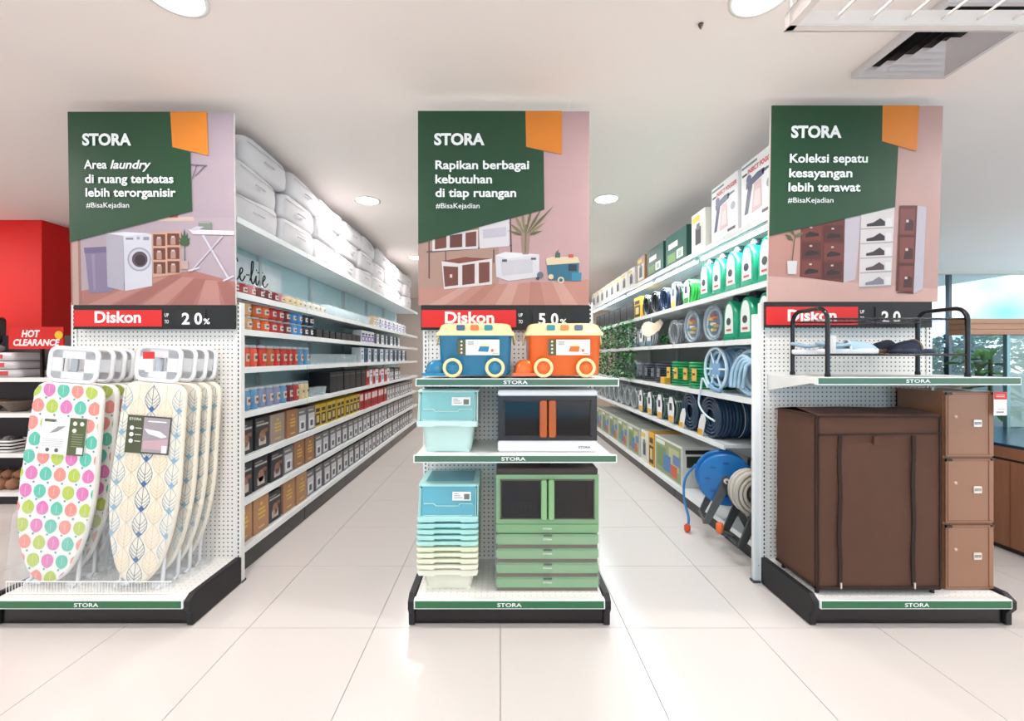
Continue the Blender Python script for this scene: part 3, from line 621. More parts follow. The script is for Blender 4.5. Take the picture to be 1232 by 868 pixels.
def bin_shell(t, c, H, kind='milky', full=True):
    def rr(w, d, z, r=.03, yo=0): return [(u, v+yo, z) for u, v in rrect(w, d, r, 3)]
    b = B(); b.loft([rr(.225, .25, 0), rr(.232, .258, .02), rr(.262, .29, H*.62), rr(.288, .315, H*.64), rr(.293, .32, H*.70), rr(.286, .313, H*.705), rr(.255, .285, H*.62), rr(.226, .25, .006)], c, cap0=True, cap1=True)
    b.obj('bin_body', t, kind)
    b = B(); y = -.16
    pts = [(-.148, 0), (-.14, -.014), (-.07, -.016), (-.06, -.009), (.06, -.009), (.07, -.016), (.14, -.014), (.148, 0), (.148, .012), (-.148, .012)]
    b.prism('y', [(u, v+H*.66) for u, v in pts], y-.012, y+.014, c, bev=.003); b.obj('front_lip', t, kind)
    for s in (-1, 1): B().rp('y', s*.085, .004, .045, .014, .004, -.125, .12, c).obj('foot', t, kind)
def storage_bin(label, c, tint, loc, H=.30):
    t = thing('stacking_bin', label, 'storage bin', loc, 0, 'front opening storage bins on the middle stand')
    bin_shell(t, c, H*.48/.66*.98)
    z0 = H*.48; top = H
    def rr(w, d, z, yo=0, r=.02): return [(u, v+yo, z) for u, v in rrect(w, d, r, 3)]
    b = B()   # upper side walls and top frame
    for s in (-1, 1): b.prism('x', [(-.155, z0-.02), (.15, z0-.02), (.15, top-.01), (-.11, top-.01)], s*.145-.003, s*.145+.003, c)
    b.box(-.142, .142, .144, .15, z0-.02, top-.01, c); b.obj('upper_wall', t, 'milky')
    B().loft([rr(.305, .28, top-.012, .015), rr(.308, .284, top-.004, .015), rr(.298, .27, top, .015)], c).obj('top_rim', t, 'milky')
    B().box(-.12, .12, -.08, .12, top, top+.003, tint).obj('top_panel', t, 'tint')
    lid = B().prism('x', [(-.158, z0-.006), (-.152, z0-.01), (-.112, top-.014), (-.118, top-.010)], -.132, .132, tint).obj('front_flap', t, 'tint')
    fr = B()
    def fp(x, z): k = (z-z0)/(top-z0); return (x, -.161+.043*k, z)
    for a, b2 in (((-.136, z0+.002), (-.136, top-.02)), ((.136, z0+.002), (.136, top-.02)), ((-.12, z0+.012), (.12, z0+.012)), ((-.12, z0+.065), (-.07, z0+.065)), ((-.06, z0+.055), (.05, z0+.055)), ((.06, z0+.065), (.12, z0+.065)), ((-.07, z0+.065), (-.06, z0+.055)), ((.05, z0+.055), (.06, z0+.065))):
        fr.tube([fp(*a), fp(*b2)], .003, c, 5)
    fr.tube([fp(-.14, z0), fp(.14, z0)], .007, c, 6).obj('flap_frame', t, 'milky')
    st = B(); st.poly([fp(.02, top-.075), fp(.112, top-.075), fp(.112, top-.035), fp(.02, top-.035)], '#f3f1ee'); st.v = [(v[0], v[1]-.006, v[2]) for v in st.v]; c0 = st.obj('package_label', t, 'card', recalc=False)
    p = B()
    for m in range(3): p.poly([(x, y-.0066, z) for x, y, z in (fp(.028, top-.064+m*.009), fp(.07-m*.01, top-.064+m*.009), fp(.07-m*.01, top-.061+m*.009), fp(.028, top-.061+m*.009))], '#8a8f8c')
    p.poly([(x, y-.0066, z) for x, y, z in (fp(.078, top-.07), fp(.105, top-.07), fp(.105, top-.045), fp(.078, top-.045))], '#6d7468'); p.obj('printed_label', c0, 'card', recalc=False)
    return t
storage_bin('single mint green front-opening storage bin on the middle shelf', '#d2f0ea', '#9ddfe0', (bx(542, 2.22), 2.24, SH2), .305)
BX = bx(542, 2.2); SY = 2.245
# the nested stack below: full bin on top, then nested bins
ncol = ['#b4e8e4', '#aee6e4', '#b2e8e0', '#b6eae4', '#b9eadf', '#eaf2d2', '#eff2d8', '#edf0d4', '#f4f2de', '#f3f0de']
zb = DK+.002
names = ['lowest', 'second lowest', 'third lowest', 'fourth lowest', 'fifth lowest', 'sixth from bottom', 'seventh from bottom', 'eighth from bottom', 'ninth from bottom', 'tenth from bottom']
for k in range(9):
    c = ncol[9-k]; cn = 'cream' if k < 5 else 'mint'
    t = thing('nested_bin', 'nested %s plastic bin, %s in the stack on the middle base' % (cn, names[k]), 'storage bin', (BX, SY, zb+k*.0285), 0, 'nested bins stacked on the middle base')
    if k == 0: bin_shell(t, c, .147)
    else:
        b = B(); H = .147
        def rr(w, d, z, r=.03): return [(u, v, z) for u, v in rrect(w, d, r, 3)]
        b.loft([rr(.27, .298, H*.62-.012), rr(.288, .315, H*.62), rr(.294, .322, H*.70), rr(.286, .313, H*.72), rr(.262, .29, H*.62)], c, cap0=False, cap1=False); b.obj('rim', t, 'milky')
        pts = [(-.150, 0), (-.142, -.012), (-.07, -.014), (-.06, -.006), (.06, -.006), (.07, -.014), (.142, -.012), (.150, 0), (.150, .007), (-.150, .007)]
        B().prism('y', [(u, v+H*.68) for u, v in pts], -.176, -.15, c, bev=.002).obj('front_lip', t, 'milky')
storage_bin('blue-tinted front-opening bin on top of the nested stack', '#b8ebe8', '#74c2d4', (BX, SY, zb+9*.0285-.04), .30)
def cabinet(label, loc, Wd, H, frame, rim, handle, style):
    t = thing('folding_cabinet', label, 'storage cabinet', loc, 0, 'two-door folding cabinets on the middle stand')
    d = .30; y0 = -d/2; h = Wd/2
    dark = '#2b2627' if style == 'white' else '#5a5148'
    if style == 'white':
        B().box(-h, h, y0, -y0, 0, .055, rim).obj('base', t, 'gloss', bevel=.006)
        B().box(-h, h, y0, -y0, H-.028, H, rim).obj('top', t, 'gloss', bevel=.005)
        z0, z1 = .055, H-.028
    else:
        B().box(-h, h, y0, -y0, 0, .05, rim).obj('base', t, 'gloss', bevel=.006)
        B().box(-h+.004, h-.004, y0+.01, -y0, H-.03, H, '#3b2c28').box(-.03, .03, y0+.1, y0+.14, H, H+.008, '#4a3a36').obj('top', t, 'gloss', bevel=.004)
        z0, z1 = .05, H-.03
    fb = B(); fw = .03 if style == 'white' else .022
    for s in (-1, 1): fb.box(min(s*h*.995, s*(h-fw)), max(s*h*.995, s*(h-fw)), y0+.002, y0+.022, z0, z1, frame)
    fb.box(-h+fw, h-fw, y0+.002, y0+.022, z1-.022, z1, frame).box(-h+fw, h-fw, y0+.002, y0+.022, z0, z0+.02, frame); fb.obj('front_frame', t, 'gloss')
    sd = B()
    for s in (-1, 1): sd.box(min(s*h*.99, s*(h-.006)), max(s*h*.99, s*(h-.006)), y0+.022, -y0, z0, z1, frame)
    sd.box(-h+.006, h-.006, -y0-.006, -y0, z0, z1, '#2a2222').box(-h+.006, h-.006, y0+.05, -y0, z0, z0+.003, '#3a302e'); sd.obj('side_panel', t, 'matte')
    zz0, zz1 = z0+.02, z1-.022
    for s in (-1, 1):
        a, c = (-h+fw, -.002) if s < 0 else (.002, h-fw)
        dr = B().box(a, c, y0+.002, y0+.008, zz0, zz1, '#181314').obj('door', t, 'smoke')
        rb = B()
        for k in range(9): x = a+(c-a)*(.12+.095*k); rb.box(x, x+.002, y0+.02, y0+.024, zz0+.02, zz1-.02, '#4a4040')
        rb.box(a, c, y0-.0015, y0+.002, zz0, zz0+.006, dark).box(a, c, y0-.0015, y0+.002, zz1-.006, zz1, dark); e = a if s < 0 else c-.006; rb.box(e, e+.006, y0-.0015, y0+.002, zz0, zz1, dark); rb.obj('door_ribs', dr, 'matte')
        hw = .038 if style == 'white' else .030; x = s*(hw/2+.003)
        B().rp('y', x, (zz0+zz1)/2, hw, (zz1-zz0)*1.02, .010, y0-.016, y0-.002, handle, bev=.004).obj('handle', dr, 'gloss')
    lb = B(); letters(lb, 'STORA', h-.095, h-.035, .018, .010, y0-.0012, '#1f1f1f', .02) if style == 'white' else letters(lb, 'STORA', -.022, .022, .02, .008, y0-.0012, '#dfe8d2', .02)
    lb.obj('lettering', t, 'matte', recalc=False)
    return t
cabinet('white-rimmed dark cabinet with two orange handles on the middle shelf', (bx(659, 2.1), 2.255, SH2), .492, .305, '#2b282b', '#f2f0f0', '#b75a26', 'white')
CBX = bx(658.5, 2.1)
cab0z = DK
for k in range(4):
    t = thing('folded_cabinet', 'flat folded green cabinet in clear film, %s of the four under the green cabinet' % ('lowest', 'second lowest', 'third lowest', 'topmost')[k], 'storage cabinet', (CBX, 2.245, DK+.001+k*.0705), 0, 'folded green cabinets on the middle base')
    B().box(-.252, .252, -.155, .15, .016, .066, '#7ea67b').obj('folded_panel', t, 'gloss', bevel=.006)
    B().box(-.246, .246, -.148, .145, 0, .016, '#5a4838').box(-.10, -.0, -.153, -.14, .03, .034, '#9cc79a').obj('folded_base', t, 'matte')
    B().box(-.258, .256, -.161, .152, .001, .069, '#dfe6da').obj('film_wrap', t, 'film')
    B().box(-.02, .022, -.158, -.155, .058, .066, '#2c3a2a').obj('latch', t, 'matte')
    lb = B(); letters(lb, 'STORA', -.022, .022, .040, .008, -.1565, '#dfe8d2', .02); lb.obj('lettering', t, 'matte', recalc=False)
cabinet('green cabinet with two dark glass doors on the folded cabinets', (CBX, 2.245, DK+.001+4*.0705), .508, .318, '#7ea67b', '#7ea67b', '#8ab481', 'green')
# ---------------------------------------------------------------- right end cap goods
def wobble(me, amp, sc=6):
    for v in me.vertices:
        n = noise.noise_vector(v.co*sc); v.co += Vector((n.x, n.y, n.z*.4))*amp
def grid_box(x0, x1, y0, y1, z0, z1, c, n=14):
    b = B()
    def face(o, u, v):
        vs = [tuple(Vector(o)+Vector(u)*(i/n)+Vector(v)*(j/n)) for j in range(n+1) for i in range(n+1)]
        b.add(vs, [(j*(n+1)+i, j*(n+1)+i+1, (j+1)*(n+1)+i+1, (j+1)*(n+1)+i) for j in range(n) for i in range(n)], c, True)
    w, d, h = x1-x0, y1-y0, z1-z0
    face((x0, y0, z0), (w, 0, 0), (0, 0, h)); face((x0, y1, z0), (w, 0, 0), (0, 0, h)); face((x0, y0, z0), (0, d, 0), (0, 0, h)); face((x1, y0, z0), (0, d, 0), (0, 0, h)); face((x0, y0, z1), (w, 0, 0), (0, d, 0))
    return b
WX0, WX1, WY0, WY1 = 1.532, 2.125, 2.065, 2.36
t = thing('fabric_wardrobe', 'brown fabric wardrobe with two dark zips, on right stand base', 'wardrobe', ((WX0+WX1)/2, WY0, DK))
wh = (WX1-WX0)/2; BR = '#573829'; DB = '#2e1b14'
me = grid_box(-wh, wh, 0, WY1-WY0, .03, .872, BR, 22).mesh('fabric_cover', 'fabric'); wobble(me, .008, 5); wobble(me, .003, 17)
fc = link('fabric_cover', me, t)
# slightly sagging tented top cover
b = B(); n = 12; vs = []
for j in range(n+1):
    for i in range(n+1):
        u, v = i/n, j/n; vs.append((-wh-.004+(2*wh+.008)*u, -.004+(WY1-WY0+.008)*v, .868+.020*math.sin(PI*v)+.006*noise.noise(Vector((u*3, v*3, 0)))))
b.add(vs, [(j*(n+1)+i, j*(n+1)+i+1, (j+1)*(n+1)+i+1, (j+1)*(n+1)+i) for j in range(n) for i in range(n)], '#3c241a', True); b.obj('top_cover', t, 'fabric')
def strip(pts, w, c, name, y=-.010, kind='fabric'):
    b = B()
    for a, d in zip(pts, pts[1:]):
        q = line(a[0], a[1], d[0], d[1], w); b.prism('y', q, y, y+.006, c)
    return b.obj(name, t, kind)
def wav(x, z0, z1, n=12, a=.003, ph=0): return [(x+a*math.sin(i*1.1+ph), z0+(z1-z0)*i/n) for i in range(n+1)]
strip(wav(-.190, .04, .770), .017, DB, 'zip_panel'); strip(wav(.165, .04, .770, ph=2), .017, DB, 'zip_panel')
strip([(-wh, .775), (wh, .782)], .007, DB, 'seam'); strip([(-wh+.004, .035), (wh-.004, .035)], .016, DB, 'hem')
strip(wav(-wh+.003, .03, .865, a=.001), .006, DB, 'seam'); strip(wav(wh-.003, .03, .865, a=.001), .005, DB, 'seam'); strip([(-wh, .862), (wh, .862)], .006, DB, 'seam')
strip([(-.015, .768), (-.015, .728)], .028, '#5b3826', 'tie_tab', -.014)
for x in (-.190, .165): B().rp('y', x, .05, .008, .03, .003, -.016, -.010, '#d9d2c8').obj('zip_pull', t, 'metal')
s = B().box(-wh-.010, -wh-.004, .0, .005, .03, .86, DB).box(-wh-.010, -wh-.002, .0, WY1-WY0, .03, .04, DB).box(-wh-.010, -wh-.002, 0, WY1-WY0, .862, .868, DB).obj('side_seam', t, 'fabric')
for x in (-wh+.015, wh-.015):
    for y in (.02, WY1-WY0-.03): B().tube([(x, y, 0), (x, y, .05)], .010, '#1e1a1a').obj('leg', t, 'matte')
# stack of three shoe boxes
SX0, SX1 = 2.19, 2.435; cx = (SX0+SX1)/2; hw = (SX1-SX0)/2; bh = .326
for k in range(3):
    t = thing('shoe_cabinet_box', 'translucent brown drop-front shoe box, %s of the stack beside the wardrobe' % ('lowest', 'middle', 'topmost')[k], 'shoe box', (cx, 2.10, DK+.001+k*(bh+.001)), 0, 'brown shoe boxes beside the wardrobe')
    c = '#93664b'
    b = B().box(-hw, hw, .012, .26, 0, .01, c).box(-hw, hw, .012, .26, bh-.01, bh, c).box(-hw, -hw+.008, .012, .26, .01, bh-.01, c).box(hw-.008, hw, .012, .26, .01, bh-.01, c).box(-hw, hw, .252, .26, .01, bh-.01, '#8f5b40'); b.obj('shell', t, 'gloss')
    d = B().box(-hw+.004, hw-.004, .0, .012, .006, bh-.006, '#a0745a').obj('door', t, 'milky', bevel=.002)
    e = B()
    for q in (line(-hw+.014, .014, -hw+.014, bh-.012, .002), line(-hw+.014, bh-.014, hw-.012, bh-.014, .002), line(hw-.030, .014, hw-.030, bh-.014, .003), line(-hw+.014, .016, hw-.014, .016, .002)): e.prism('y', q, -.002, 0, '#8a5238')
    e.obj('door_edge', d, 'gloss')
    pl = B().rp('y', .035, bh*.52, .040, .034, .004, -.004, 0, '#e6ddd4').obj('logo_plate', d, 'metal')
    pp = B().quad2(.019, .051, bh*.52-.006, bh*.52+.006, -.0045, '#4a4440'); letters(pp, 'STORA', .021, .049, bh*.52-.004, .007, -.0049, '#efe9e2', .02); pp.obj('lettering', d, 'matte', recalc=False)
    B().lathe([(.008, 0), (.008, -.004), (.004, -.006)], 12, '#d9b49a', (-.072, 0, bh*.62), 'y').obj('knob', d, 'gloss')
    B().box(-hw+.002, -hw+.030, -.006, .002, bh-.016, bh-.004, '#1f1512').box(hw-.02, hw-.002, -.004, .002, bh-.012, bh-.004, '#2f1f18').obj('hinge', t, 'gloss')
t = thing('price_tag', 'red and white hanging price card on the topmost brown shoe box', 'price tag', (2.44, 2.085, 1.035))
B().box(-.028, .036, -.001, .001, -.03, .085, '#f3f0ee').obj('card', t, 'card'); B().quad2(-.028, .036, .048, .085, -.0015, '#d8322c').obj('red_band', t, 'card', recalc=False); p = B()
for m in range(2): p.quad2(-.018, .024, .062-m*.008+.006, .065-m*.008+.006, -.002, '#f6d9d4')
p.quad2(-.016, .02, -.018, -.01, -.0015, '#9a9490'); p.quad2(-.008, .026, -.002, .004, -.0015, '#c9c4c0'); p.obj('printed_panel', t, 'card', recalc=False)
# black metal rack on the shelf
RZ = 1.194; rx0, rx1, ry0, ry1 = 1.60, 2.285, 2.085, 2.335
t = thing('metal_shoe_rack', 'black tubular metal shoe rack standing on the right stand shelf', 'shoe rack', ((rx0+rx1)/2, (ry0+ry1)/2, RZ))
hx_, hy_ = (rx1-rx0)/2, (ry1-ry0)/2; K = '#161414'
for s in (-1, 1):
    pts = [(s*hx_, -hy_, 0), (s*hx_, -hy_, .28)]+[(s*hx_, -hy_+.06*(1-math.cos(R(a))), .28+.06*math.sin(R(a))) for a in (20, 40, 60, 80, 90)]+[(s*hx_, hy_-.06*(1-math.cos(R(a))), .28+.06*math.sin(R(a))) for a in (90, 80, 60, 40, 20)]+[(s*hx_, hy_, .28), (s*hx_, hy_, 0)]
    B().tube(pts, .0105, K, 8).obj('end_frame', t, 'gloss')
    for y in (-hy_, hy_): B().lathe([(.012, 0), (.013, .004), (.012, .018)], 10, '#0e0d0d', (s*hx_, y, 0)).obj('foot_cap', t, 'matte')
for y in (-hy_, hy_):
    B().tube([(-hx_, y, .108), (hx_, y, .108)], .006, K, 6).obj('lower_rail', t, 'gloss')
    B().tube([(-hx_, y*.9, .285), (hx_, y*.9, .285)], .005, K, 6).obj('upper_rail', t, 'gloss')
B().box(-hx_, hx_, -hy_+.01, hy_-.01, .104, .108, '#2a2727').obj('mesh_shelf', t, 'glass')
B().box(-hx_, hx_, -hy_*.8, hy_*.8, .284, .287, '#3a3636').obj('upper_shelf', t, 'glass')
# footwear on the rack
def slipper(label, loc, rz, sole, upper, toe, style):
    t = thing('slipper', label, 'footwear', loc, rz, 'footwear on the black rack')
    def outl(k, z): return [(x*k, y*k, z) for x, y in [(0, -.13), (.028, -.122), (.044, -.09), (.047, -.05), (.038, 0), (.032, .05), (.033, .09), (.02, .12), (0, .128), (-.02, .12), (-.033, .09), (-.034, .05), (-.042, 0), (-.048, -.05), (-.044, -.09), (-.026, -.122)]]
    B().loft([outl(.92, 0), outl(1, .006), outl(1.02, .022), outl(.98, .028)], sole).obj('sole', t, 'matte')
    rs = []
    for y, hh, w in ((-.128, .03, .018), (-.105, .05, .038), (-.07, .064, .045), (-.03, .072, .046), (.0, .074, .043)):
        rs.append([(w*math.cos(R(a)), y, .022+(hh-.022)*math.sin(R(a))) for a in range(0, 181, 20)])
    b = B(); n = len(rs[0]); vs = [p for r in rs for p in r]; b.add(vs, [(k*n+i, k*n+i+1, (k+1)*n+i+1, (k+1)*n+i) for k in range(len(rs)-1) for i in range(n-1)], upper, True)
    b.obj('upper', t, 'fabric'); B().tube(rs[-1], .005, toe, 6).obj('trim', t, 'matte')
    if style: 
        b = B(); hs = [[(w*math.cos(R(a)), y, .022+hh*math.sin(R(a))) for a in range(0, 181, 30)] for y, hh, w in ((.06, .012, .036), (.1, .034, .034), (.125, .045, .02))]
        b.tube([(.040, .0, .05), (.038, .06, .042), (.030, .11, .055), (0, .13, .06), (-.030, .11, .055), (-.038, .06, .042), (-.040, .0, .05)], .009, upper, 6).obj('heel_strap', t, 'fabric')
    return t
slipper('pale blue clog, nearer one of the pair on the black rack', (1.745, 2.15, RZ+.11), R(75), '#e9eef2', '#a9c4d4', '#dfe9ef', True)
slipper('pale blue clog, rear one of the pair on the black rack', (1.70, 2.26, RZ+.11), R(60), '#e9eef2', '#9db9cb', '#dfe9ef', True)
slipper('dark navy slipper, front one of the pair on the black rack', (2.09, 2.16, RZ+.11), R(-80), '#20283c', '#1c2438', '#8a6c50', False)
slipper('dark navy slipper, rear one of the pair on the black rack', (2.05, 2.26, RZ+.11), R(-70), '#6b5440', '#1c2438', '#2a3350', False)
o = B().box(-.026, .026, -.001, .001, 0, .09, '#ece9e4').obj('shelf_price_card', kind='card', loc=(bx(1003, 2.1), 2.12, RZ+.115)); tag(o, 'blank white price card beside the pale blue clogs', 'price tag')
# ---------------------------------------------------------------- aisle shelving
XL, XR = -1.53, 1.585                 # shelf front edges of the left and right aisle units
LV = {'top': 2.11, 'second': 1.67, 'third': 1.455, 'fourth': 1.228, 'fifth': .958, 'sixth': .69, 'seventh': .432, 'lowest': .152}
RV = {'top': 2.145, 'second': 1.745, 'third': 1.405, 'fourth': 1.025, 'fifth': .665, 'lowest': .125}
def gondola(label, xf, sgn, ys, levels, depth, backc, planks, H=2.2, skip=None, lip='#eef2f2'):
    """sgn +1: shelves face +x (left unit), -1: face -x"""
    t = thing('aisle_shelving', label, 'shelving', (xf, ys[0], 0))
    inn = -sgn; X = lambda d: inn*d
    y0 = ys[0]
    def bx2(a, b_): return (min(X(a), X(b_)), max(X(a), X(b_)))
    for k in range(len(ys)-1):
        a, c = ys[k]-y0+.004, ys[k+1]-y0-.004
        if planks and k < 2:
            z = .15; hh = .165
            while z < 2.0:
                B().box(*bx2(depth, depth+.012), a+.02, c-.02, z+.002, z+hh-.002, '#9a9a9a').obj('plank', t, 'grey_plank', bevel=.0015); z += hh
        B().box(*bx2(depth+.012, depth+.02), a, c, .1, H, backc).obj('back_panel', t, 'foggy')
        B().box(*bx2(depth-.015, depth+.03), a-.02, a+.012, 0, H, '#c9d2d4').obj('upright', t, 'gloss')
        for nm, z in levels.items():
            if skip and (nm, k) in skip: continue
            d0 = 0.0 if nm != 'top' else .0
            s_ = B().box(*bx2(d0+.012, depth-.001), a, c, z-.022, z, '#e3e9ea').obj('shelf', t, 'matte')
            B().box(*bx2(d0, d0+.012), a, c, z-.034, z+.003, lip).obj('price_rail', s_, 'gloss', bevel=.001)
        kp = B().box(*bx2(.02, .035), a, c, .0, levels['lowest']-.03, '#1d1f22').obj('kick_plate', t, 'gloss')
    return t
YSL = [2.475+.9*k for k in range(7)]
YSR = [2.475, 3.02, 3.92, 4.82, 5.72, 6.62, 7.52]
gondola('left aisle white shelving holding jars, boxes and zipped bags', XL, 1, YSL, LV, .38, '#b9d8de', False)
gondola('right aisle white shelving holding hoses, reels and green packs', XR, -1, YSR, RV, .42, '#8f9698', True, skip={('fifth', 0)})
for lab, x, zt in (('white end upright of the left aisle shelving', -1.502, 1.535), ('white end upright of the right aisle shelving', 1.474, 1.535)):
    t = thing('end_upright', lab, 'upright', (x, 2.45, 0)); B().rp('z', 0, 0, .052, .03, .008, .012, zt, '#eef1f2', bev=.003).obj('post', t, 'gloss'); B().box(-.03, .03, -.02, .02, 0, .012, '#4a4a4c').obj('foot', t, 'matte')
    B().rp('y', 0, .10, .006, .006, .002, -.0165, -.015, '#8a8a8a').obj('screw', t, 'metal')
# middle aisle unit behind the centre stand
t = gondola('middle aisle shelving behind the centre end stand', -.40, -1, [2.475+.9*k for k in range(6)], {'second': 1.2, 'third': .9, 'fourth': .6, 'lowest': .15}, .40, '#d4d8d8', False, H=1.5)
# shelf tubes
for side, x, z in (('right', 1.64, RV['top']-.055),):
    for k in range(5 if side == 'right' else 4):
        y = 2.56+k*1.0 if side == 'right' else 3.6+k*1.0
        t = thing('tube_light', '%s aisle white tube light under the top shelf, %s from the near end' % (side, ORD[k]), 'tube light', (x, y, z), 0, 'tube lights under the top shelves')
        B().box(-.02, .02, 0, .9, .008, .026, '#e9eef0').obj('batten', t, 'gloss')
        B().tube([(0, .01, -.004), (0, .89, -.004)], .012, '#ffffff', 8).obj('tube', t, 'tube_glow')
        for yy in (.0, .885): B().box(-.012, .012, yy, yy+.015, -.016, .010, '#dfe4e6').obj('end_cap', t, 'gloss')
# script lettering on the left back panel
def script(t, x, strokes, y0, z0, sc, r):
    for pts in strokes:
        P = []
        for i in range(len(pts)-1):
            p0, p1, p2, p3 = pts[max(i-1, 0)], pts[i], pts[i+1], pts[min(i+2, len(pts)-1)]
            for k in range(5):
                u = k/5; f = lambda a, b, c, d: .5*((2*b)+(-a+c)*u+(2*a-5*b+4*c-d)*u*u+(-a+3*b-3*c+d)*u**3)
                P.append((f(p0[0], p1[0], p2[0], p3[0]), f(p0[1], p1[1], p2[1], p3[1])))
        P.append(pts[-1]); B().tube([(x, y0+a*sc, z0+b*sc) for a, b in P], r, '#16181a', 5).obj('lettering', t, 'matte')
t = thing('wall_sign', 'pale sign with black handwritten brand lettering behind the candle jars', 'sign', (XL-.372, 2.52, 1.70))
B().box(-.004, 0, 0, 1.18, 0, .34, '#dfeaf0').obj('sign_board', t, 'gloss')
script(t, .002, [[(3.2, 5.2), (2.6, 6.2), (1.4, 5.4), (.8, 3), (1.6, .8), (3, .8), (4, 2)], [(4, 2), (5.2, 3.2), (5.0, 4), (4.2, 3.4), (4.2, 1.4), (5.2, .8), (6.4, 2.2)], [(6.8, 2.6), (8.2, 2.8)], [(8.4, 1.4), (9.6, 4), (10, 6.4), (9.2, 6.2), (9, 2), (9.8, .8), (10.8, 2)],
    [(10.8, 2), (11.3, 3.2), (11.2, 1.4), (11.8, .8), (12.8, 2.2)], [(13, 5.6), (12.9, 2), (13.4, .8), (14.4, 2)], [(12, 4.2), (14.4, 4.6)], [(14.4, 2), (15.6, 3.2), (15.4, 4), (14.6, 3.2), (14.6, 1.4), (15.6, .8), (17, 2)], [(11.4, 4.6), (11.5, 4.8)]], .47, .13, .029, .005)
# ---------------------------------------------------------------- goods on the aisle shelves
CACHE = {}; CNT = {}
AB = {'top': 'top shelf', 'second': 'second shelf down', 'third': 'third shelf down', 'fourth': 'fourth shelf down', 'fifth': 'fifth shelf down', 'sixth': 'sixth shelf down', 'seventh': 'seventh shelf down', 'lowest': 'lowest shelf'}
def put(key, maker, side, lvl, y, name, desc, cat, dx=0, dz=0, extra='', rz=None, jit=.0):
    lv = LV if side == 'left' else RV
    x = (XL-.03-dx) if side == 'left' else (XR+.03+dx)
    rr = (PI/2 if side == 'left' else -PI/2) if rz is None else rz
    rr += random.uniform(-jit, jit)
    k = (desc, side, lvl, extra); CNT[k] = CNT.get(k, 0)+1; n = CNT[k]
    lab = '%s, %s from the near end%s, %s %s' % (desc, ORD[n-1], extra, side, AB[lvl])
    grp = '%s on the %s aisle %s' % (cat, side, AB[lvl])
    loc = (x, y, lv[lvl]+.001+dz)
    if key not in CACHE:
        t = thing(name, lab, cat, loc, rr, grp); maker(t); CACHE[key] = t; return t
    return copy_tree(CACHE[key], loc, rr, lab, grp)
def mk_single(name, me, lab): pass
# jars: front of the item is local -y, origin at the front face of the item
def jar(c, r, h, sticker='#d9cdc2', lid='#b9c4c8', parts=True):
    def f(t):
        B().lathe([(r*.86, 0), (r, r*.14), (r, h*.76), (r*.86, h*.84), (r*.80, h*.86)], 14, c, (0, r, 0)).obj('jar_body', t, 'gloss')
        B().lathe([(r*.82, h*.86), (r*.90, h*.87), (r*.90, h*.97), (r*.7, h)], 14, lid, (0, r, 0)).obj('lid', t, 'gloss')
        if parts:
            b = B(); vs = []; m = 6
            for i in range(m+1):
                a = R(-90-30+60*i/m); vs += [(math.cos(a)*(r+.0012), r+math.sin(a)*(r+.0012), h*.24), (math.cos(a)*(r+.0012), r+math.sin(a)*(r+.0012), h*.60)]
            b.add(vs, [(2*i, 2*i+2, 2*i+3, 2*i+1) for i in range(m)], sticker, True); s_ = b.obj('sticker', t, 'card', recalc=False)
            b = B(); vs = []
            for i in range(5):
                a = R(-90-16+32*i/4); vs += [(math.cos(a)*(r+.002), r+math.sin(a)*(r+.002), h*.36), (math.cos(a)*(r+.002), r+math.sin(a)*(r+.002), h*.50)]
            b.add(vs, [(2*i, 2*i+2, 2*i+3, 2*i+1) for i in range(4)], '#5a4a48', True); b.obj('printed_mark', s_, 'card', recalc=False)
    return f
def glass(r, h):
    def f(t):
        B().lathe([(r*.75, 0), (r*.8, .004), (r, h), (r*.93, h), (r*.74, .01)], 12, '#dfeff4', (0, r, 0)).obj('glass_wall', t, 'glass')
        B().lathe([(r*.74, 0), (r*.76, .012)], 12, '#cfe2ea', (0, r, 0)).obj('glass_base', t, 'milky')
    return f
